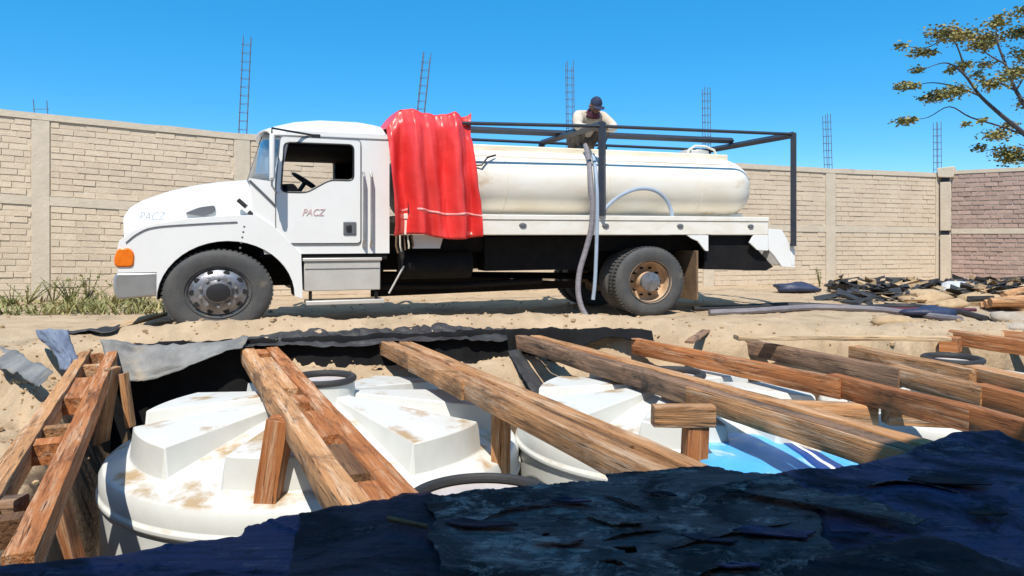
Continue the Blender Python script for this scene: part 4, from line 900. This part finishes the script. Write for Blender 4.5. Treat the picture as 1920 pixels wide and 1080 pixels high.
FL = [(900, 985, 'peeled felt flake just right of the dark wood splinter'), (1075, 940, 'peeled felt flake below the black rim of the front manhole'), (1235, 925, 'peeled felt flake under the near end of the third beam'),
      (1385, 925, 'peeled felt flake nearest the blue plastic sheet'), (1050, 1015, 'peeled felt flake left of the slit holes'), (1330, 1010, 'peeled felt flake right of the slit holes'), (1450, 1000, 'peeled felt flake in front of the raised felt flap'),
      (1600, 1000, 'peeled felt flake by the curled bottom right flap'), (1780, 905, 'peeled felt flake on the blue-sheened sheet close to its peak'), (1850, 965, 'peeled felt flake farthest right on the blue-sheened sheet'), (1390, 1062, 'peeled felt flake nearest the bottom frame edge'), (1150, 975, 'peeled felt flake between the front manhole and the slit holes')]
for k, (cx, cy, lab) in enumerate(FL):
    p = P(cx, cy, .085)
    n_ = 9; r_ = rf.uniform(.035, .095); az = rf.uniform(-.9, .1); rim = []
    for i in range(n_):
        t = 2*math.pi*i/n_; q = r_*rf.uniform(.6, 1.25); x_, y_ = q*math.cos(t)*1.9, q*math.sin(t)*.75; rim.append((x_*math.cos(az)-y_*math.sin(az), x_*math.sin(az)+y_*math.cos(az), .012*rf.random()-y_*.10))
    mb = MB(); mb.add([(0, 0, .004)]+rim, [(0, i+1, (i+1) % n_+1) for i in range(n_)])
    tag(mb.build('felt_flake', M[rf.choice(('felt', 'felt', 'felt_blue', 'felt_brown'))], loc=p, solid=.006, smooth=False), lab, 'felt flake', 'peeled felt flakes on the foreground sheets')
tag(plank('backing_board', P(1000, 1040, .0), P(1560, 985, .0), 1.0, .02, 'wood_dark'), 'dark board seen through the slits of the torn felt', 'board')
# scraps lying on the felt
tag(plank('wood_splinter', P(725, 970, .085), P(800, 985, .085), .02, .012, 'wood_dark'), 'dark splinter of wood lying on the brownish felt', 'splinter')
def drape(name, label, far, near, m, n=(60, 14), z=.02, cat='felt sheet', drop=None, seed=3, grp='felt scraps along the pit edge'):
    def fn(a, b):
        x = lerp(far[0][0], far[-1][0], a); y = interp(far, x); x2 = lerp(near[0][0], near[-1][0], a); y2 = interp(near, x2)
        X = lerp(x, x2, b); Y = lerp(y, y2, b)
        hg = max(hgt(X, Y), -.02 if not drop else -9)
        if drop: hg = drop(a, b, X, Y)
        e1 = max(0, 1-b*4)+max(0, b*4-3); cr = max(0, 1-abs(nz(X*3.3+Y, Y*4-X*.7, seed))*8)*.6
        return (X, Y+e1*(.07*nz(X*2.3, b*3, seed+2)+.035*nz(X*8, b*3, seed)), hg+z+.025*nz(X*3, Y*5, seed)+.014*nz(X*9, Y*12, seed)+.02*cr)
    return tag(MB().grid(fn, *n).build(name, M[m], solid=.006, ang=180), label, cat, grp)
# sagging grey sheet between the first two beams
def sag(a, b, X, Y): return lerp(.10, lerp(-.30, .0, sm((a-.25)/.75))-.10*math.sin(math.pi*a)*0, b)-.07*math.sin(math.pi*a)*(1-b)
drape('felt_sheet', 'grey sagging felt sheet hanging from the sand bank between the first two beams', [(x, ed(x)-.02) for x in (-4.42, -3.9, -3.4, -2.95)], [(x, ed(x)-.28) for x in (-4.2, -3.9, -3.4, -2.92)], 'felt_grey', drop=sag, seed=4)
xsB = [-3.05+i*.33 for i in range(10)]
drape('felt_sheet', 'black felt sheet draped over the bank lip below the red tarpaulin', [(x, ed(x)+.06+.16*math.sin(.2+i*.30)) for i, x in enumerate(xsB)], [(x+.03, ed(x)-.16) for x in xsB], 'felt_black', (160, 26), drop=lambda a, b, X, Y: lerp(max(hgt(X, Y), .0)-.005, -.03+.03*math.sin(a*11)-.05*nz(a*5, 1, 1), sm((b-.55)/.45)), seed=6)
# liner hanging on the far pit face
drape('pit_liner', 'black liner hanging down the shaded far face of the pit', [(x, ed(x)+.05) for x in [-4.3+i*.1 for i in range(61)]], [(x, ed(x)-.20) for x in [-4.3+i*.1 for i in range(61)]], 'liner', (240, 20), drop=lambda a, b, X, Y: lerp(.05, lerp(-.33+.30*sm((X-.3)/1.0), -1.6, sm((-2.35-X)/.5)), sm(max(0, b-.18)/.6)), seed=8, cat='liner', grp='felt scraps along the pit edge')
drape('felt_sheet', 'black felt strip hanging over the heap between the third and fourth beams', [(x, ed(x)-.25) for x in (-.05, .1)], [(x+.28, ed(x)-1.0) for x in (-.02, .18)], 'felt_black', (6, 12), drop=lambda a, b, X, Y: lerp(-.20, -.62, b)+.02, seed=11)
# scraps at the upper left
drape('felt_sheet', 'broken black felt edge jutting from the dirt bank at the left', [(x, 7.88-(x+5.33)*1.0) for x in (-5.9, -5.0, -4.05)], [(x, 7.66-(x+5.33)*1.0) for x in (-5.9, -5.0, -4.05)], 'felt_grey', (40, 6), drop=lambda a, b, X, Y: lerp(.03, -.07+.03*nz(a*9, 1, 1), b), seed=12)
drape('felt_sheet', 'torn black felt scrap lying on sand left of the first beam', [(-5.25, 9.0), (-4.95, 9.35)], [(-5.2, 8.6), (-4.78, 9.1)], 'felt_black', (12, 8), z=.05, seed=14)
drape('felt_sheet', 'small black felt scrap beside the beam end at upper left', [(-5.0, 8.55), (-4.45, 8.5)], [(-4.95, 8.2), (-4.4, 8.3)], 'felt_black', (12, 8), z=.04, seed=15)
def rag(a, b):
    p = Q(lerp(70, 150, a), lerp(618, 690, b), 7.8-.25*b); s = .55+.45*abs(b-.45)*1.6
    px_ = lerp(lerp(68, 128, a), lerp(112, 145, a), sm(b*1.2)); p = Q(px_, lerp(618, 694, b), 7.75-.35*b-.10*math.sin(a*math.pi)*(1-b*.5))
    return p+Vector((.02*nz(a*6, b*5, 1), -.03*nz(a*7, b*6, 4), .02*nz(a*6, b*6, 7)))
tag(MB().grid(rag, 24, 20).build('plastic_rag', M['cloth_blue'], solid=.012, ang=180), 'crumpled grey-blue plastic rag by the leftmost beam', 'rag')
# ------------------------------------------------------------------ yard debris at the right
def lump(name, label, cat, c, r, m, sx=1.0, sy=1.0, sz=.6, seed=1, grp=None):
    mb = MB(); mb.rock((0, 0, 0), r, seed, 16, sz); mb.v = [(x*sx*(1+.10*nz(x*9, y*9, z*9)), y*sy, z+.05*r*nz(x*20, y*20, seed)) for x, y, z in mb.v]
    return tag(mb.build(name, M[m], loc=c, ang=180), label, cat, grp)
lump('rubbish_bag', 'dark navy rubbish bag lying on the ground right of the truck', 'bag', P(1492, 548, 0)+Vector((0, 0, .1)), .24, 'bag_navy', 2.0, 1, .5, 3)
lump('rubbish_bag', 'pale crumpled bag among the dark rubble near the wall corner', 'bag', P(1792, 552, 0)+Vector((0, 0, .12)), .26, 'bag_white', 1.6, 1, .55, 8)
ST = [(1840, 570, .26, 'large pale stone at the foot of the rubble left of the log pile'), (1735, 566, .3, 'flat pale stone in front of the dark rubble'), (1680, 612, .2, 'rounded tan stone on the bank above the loose plank'), (1780, 578, .22, 'pale stone below the pale crumpled bag'), (1895, 605, .22, 'grey stone at the right frame edge above the timber'), (1915, 620, .14, 'smallest grey stone at the right frame edge')]
for k, (px, py, r, lab) in enumerate(ST): lump('stone', lab, 'stone', P(px, py, 0)+Vector((0, 0, r*.2)), r, 'stone' if k in (4, 5) else 'sand_clod', 1.5, 1, .5, 20+k*3, 'stones among the rubble')
rb = MB(); rdk = MB()
for i in range(520):
    px = random.uniform(1560, 2050); py = random.gauss(548, 6) if i % 3 else random.gauss(556, 10)
    p = P(px, max(536, py), 0); r = random.uniform(.03, .10)
    if random.random() < .30: rb.rock((p.x, p.y, r*.4), r, i*2.3, 6, .6)
    else:
        L_ = random.uniform(.06, .38); az = random.uniform(-.6, .6)+(math.pi/2 if random.random() < .2 else 0); tl = random.uniform(-.25, .4); q = MB().box((-L_, -L_*random.uniform(.1, .5), 0), (L_, L_*.2, random.uniform(.008, .03)), .02)
        rot = Matrix.Rotation(az, 3, 'Z') @ Matrix.Rotation(tl, 3, 'Y') @ Matrix.Rotation(random.uniform(-.5, .5), 3, 'X')
        (rdk if random.random() < .7 else rb).add([rot @ Vector(v)+Vector((p.x, p.y, .06+random.random()*.14*(1 if py < 556 else .4))) for v in q.v], q.f)
tag(rb.build('rubble', M['sand_clod']), kind='stuff'); tag(rdk.build('dark_rubble', M['felt_black']), kind='stuff')
for k in range(7):
    a = P(1838+k*9, 574-k*3.5, .05+.05*(k % 3)); b = a+Vector((.55+.1*(k % 2), -.25+.12*k, .10*(k % 2)))
    lab = ['orange log lowest at the left of the small log pile', 'second orange log from the left in the small log pile', 'orange log resting slightly raised on the log pile left side', 'middle orange log of the small log pile', 'orange log right of the middle of the log pile', 'last but one orange log at the right of the log pile', 'rightmost orange log of the small log pile'][k]
    mb = MB().tube([(0, 0, 0), (b-a)*.5+Vector((0, 0, .01)), b-a], [.075, .08, .07], 8); tag(mb.build('log', M['wood_tan'], loc=a), lab, 'log', 'logs heaped by the brown brick wall')
for lab, pts, r, m in (('black hose lying on the yard from the truck towards the right rubble', ((1300, 583), (1380, 580), (1480, 577), (1600, 580), (1700, 579), (1790, 588), (1850, 603)), .045, 'rubber'),
                       ('grey hose lying in front of the black one right of the rear wheel', ((1330, 592), (1420, 590), (1520, 583), (1620, 586), (1690, 592), (1760, 601), (1800, 610)), .05, 'hose_grey'),
                       ('reddish hose lying behind the rear wheel to the right', ((1460, 574), (1560, 577), (1640, 582), (1730, 583), (1830, 584)), .03, 'scarf')):
    hz = [P(px, py, 0) for px, py in pts]; hz = [Vector((p.x, p.y, max(hgt(p.x, p.y), -.05)+r*.9)) for p in hz]
    tag(MB().tube(smoothpath(hz), r, 8).build('ground_hose', M[m]), lab, 'hose', 'hoses lying on the yard')
lump('black_sack', 'limp black sack lying over the hose ends at the right', 'bag', P(1740, 596, 0)+Vector((0, 0, .06)), .22, 'bag_navy', 1.7, .8, .5, 31)
# ------------------------------------------------------------------ weeds, plant, tree
wd = MB()
def blade(mb, x, y, z, h, lean, az, wdt):
    dx, dy = math.cos(az)*lean, math.sin(az)*lean; sx, sy = -math.sin(az)*wdt, math.cos(az)*wdt
    mb.add([(x-sx, y-sy, z), (x+sx, y+sy, z), (x+dx*.4+sx*.8, y+dy*.4+sy*.8, z+h*.6), (x+dx*.4-sx*.8, y+dy*.4-sy*.8, z+h*.6), (x+dx, y+dy, z+h)], [(0, 1, 2, 3), (3, 2, 4)])
for i in range(3000):
    px = random.uniform(-90, 312); y = random.uniform(11.6, 13.9); x = (px-960)/FPX*y
    dn = .5+.5*nz(x*1.6, y*1.6, 6)+.25*nz(x*5, y*5, 1)
    if random.random() > sm((dn-.35)*2.2)+.06: continue
    h = random.uniform(.05, .22)*(.30+dn)*(1.25 if 120 < px < 260 else .85); blade(wd, x, y, 0, h, random.uniform(.05, .28), random.uniform(0, 6.3), random.uniform(.008, .022))
tag(wd.build('weeds', M['weed'], smooth=False), 'rough green and straw weeds at the wall foot', kind='stuff')
def plant(label, c, h, n, spread, seed):
    random.seed(seed); o = empty('weed_plant', c); tag(o, label, 'plant', 'leafy weeds at the foot of the wall'); s = MB(); l = MB()
    for k in range(n):
        az = random.uniform(0, 6.3); e = Vector((math.cos(az)*spread*random.random(), math.sin(az)*spread*random.random(), h*random.uniform(.6, 1))); s.tube([(0, 0, 0), e*.5+Vector((0, 0, .06*h)), e], [.012, .008, .004], 5)
        for j in range(16):
            t = random.uniform(.25, 1); p = e*t; a2 = random.uniform(0, 6.3); r = random.uniform(.04, .10)*h*1.6
            d = Vector((math.cos(a2), math.sin(a2), random.uniform(-.2, .6)))*r; q = Vector((-math.sin(a2), math.cos(a2), 0))*r*.3
            l.add([p, p+d*.5+q, p+d, p+d*.5-q], [(0, 1, 2, 3)])
    s.build('stem', M['weed'], o); l.build('foliage', M['weed'], o, smooth=False)
for lab, px, y, h, n, sp in (('tall leafy weed left of the truck bumper', 165, 13.2, .66, 9, .5), ('bushy weed close in front of the truck bumper', 215, 12.6, .5, 10, .45), ('dry spindly weed below the wall tie column', 100, 13.4, .5, 6, .4),
                             ('wide straggly bush against the wall behind the bumper', 245, 13.6, .62, 13, .7), ('straw coloured bush between the tie column and the tall weed', 132, 13.5, .5, 12, .65), ('pale bush left of the tie column', 52, 13.4, .45, 11, .6), ('low green clump nearest the sand left of the bumper', 190, 12.0, .26, 12, .5),
                             ('low leafy weed at the left frame edge', 22, 12.9, .38, 8, .4), ('leafy weed half behind the truck bumper', 262, 12.3, .42, 9, .4), ('small green plant growing at the wall foot right of the truck', 1537, 17.6, .5, 6, .3)):
    plant(lab, Vector(((px-960)/FPX*y, y, 0)), h, n, sp, int(px))
random.seed(21)
TY_ = 22.5; tree = empty('tree', (16.4, TY_, 0)); tag(tree, 'sparse tree with yellowing leaves rising behind the brown brick wall', 'tree')
def tq(px, py, dy=0.0): return Q(px, py, TY_+dy)-Vector((16.4, TY_, 0))
MB().tube([(0, 0, -.2), (-.05, 0, 1.6), tq(1968, 300)], [.24, .19, .16], 10).build('trunk', M['bark'], tree)
BR = [[(1968, 300), (1925, 255), (1880, 218), (1838, 180), (1808, 140), (1775, 118), (1735, 128)], [(1968, 300), (1940, 230), (1905, 170), (1885, 120), (1868, 70), (1872, 30)],
      [(1925, 255), (1880, 238), (1820, 220), (1780, 200), (1740, 220), (1700, 225)], [(1838, 180), (1800, 165), (1750, 155), (1705, 162)], [(1808, 140), (1800, 100), (1780, 72), (1735, 90), (1690, 85)],
      [(1885, 120), (1850, 100), (1830, 78)], [(1968, 300), (1920, 280), (1880, 278), (1835, 285)], [(1905, 170), (1870, 155), (1850, 160)], [(1940, 230), (1960, 150), (1940, 80), (1915, 55)], [(1968, 300), (2010, 220), (2060, 130), (2080, 60)], [(1968, 300), (2030, 260), (2110, 200)], [(2010, 220), (1990, 120), (1975, 40)], [(1905, 170), (1925, 130), (1908, 110)]]
ends = []
for bi, b in enumerate(BR):
    dd = random.uniform(-1.2, 1.2); pts = [tq(px, py, dd*i/len(b)) for i, (px, py) in enumerate(b)]
    r0 = .085 if bi in (0, 1, 9, 10) else .032; sp_ = smoothpath(pts, 4); MB().tube(sp_, [lerp(r0, .008, i/(len(sp_)-1)) for i in range(len(sp_))], 6).build('branch', M['bark'], tree)
    ends.append((pts, sp_))
lf = MB(); tw_ = MB()
def cluster(c, r, n, flat=.45):
    for k in range(max(3, n//14)):
        e = c+Vector((random.gauss(0, r*.7), random.gauss(0, r*.7), random.gauss(0, r*flat*.7))); tw_.tube([c, (c+e)/2+Vector((0, 0, .04)), e], [.008, .006, .003], 4)
    for k in range(n):
        p = c+Vector((random.gauss(0, r*.68), random.gauss(0, r*.68), random.gauss(0, r*flat*.72))); a = random.uniform(0, 6.3); s = random.uniform(.07, .15)
        d = Vector((math.cos(a), math.sin(a), random.uniform(-.9, .3))).normalized()*s; q = d.cross(Vector((random.gauss(0, 1), random.gauss(0, 1), 1))).normalized()*s*.32
        lf.add([p, p+d*.5+q, p+d, p+d*.5-q], [(0, 1, 2, 3)])
CL = [(1770, 62, .34, 200), (1800, 66, .34, 190), (1850, 72, .34, 260), (1838, 85, .25, 110), (1872, 40, .25, 110), (1725, 96, .2, 70), (1745, 98, .12, 40), (1687, 85, .14, 40), (1722, 130, .15, 50), (1695, 160, .2, 70), (1712, 160, .15, 40), (1760, 178, .3, 150), (1790, 170, .28, 150),
      (1735, 184, .16, 40), (1860, 156, .25, 130), (1905, 135, .3, 170), (1695, 226, .18, 70), (1712, 222, .1, 20), (1868, 253, .26, 120), (1885, 286, .3, 140), (1838, 276, .16, 40), (1805, 122, .2, 60), (1785, 130, .15, 40), (1912, 60, .3, 170), (1905, 296, .35, 190), (1890, 235, .2, 50), (1930, 100, .4, 200), (1945, 190, .4, 200), (1975, 40, .4, 200), (2080, 80, .5, 260), (2100, 200, .5, 240), (2040, 150, .5, 240), (1920, 20, .25, 80), (1830, 140, .2, 40), (1850, 120, .2, 50), (1810, 232, .12, 25), (1840, 225, .12, 25)]
for px, py, r, n in CL: cluster(tq(px, py, random.uniform(-.8, .8)), r, int(n*2.2))
tag(lf.build('crown', M['leaf'], tree, smooth=False), kind='stuff'); tag(tw_.build('twigs', M['bark'], tree), kind='stuff')
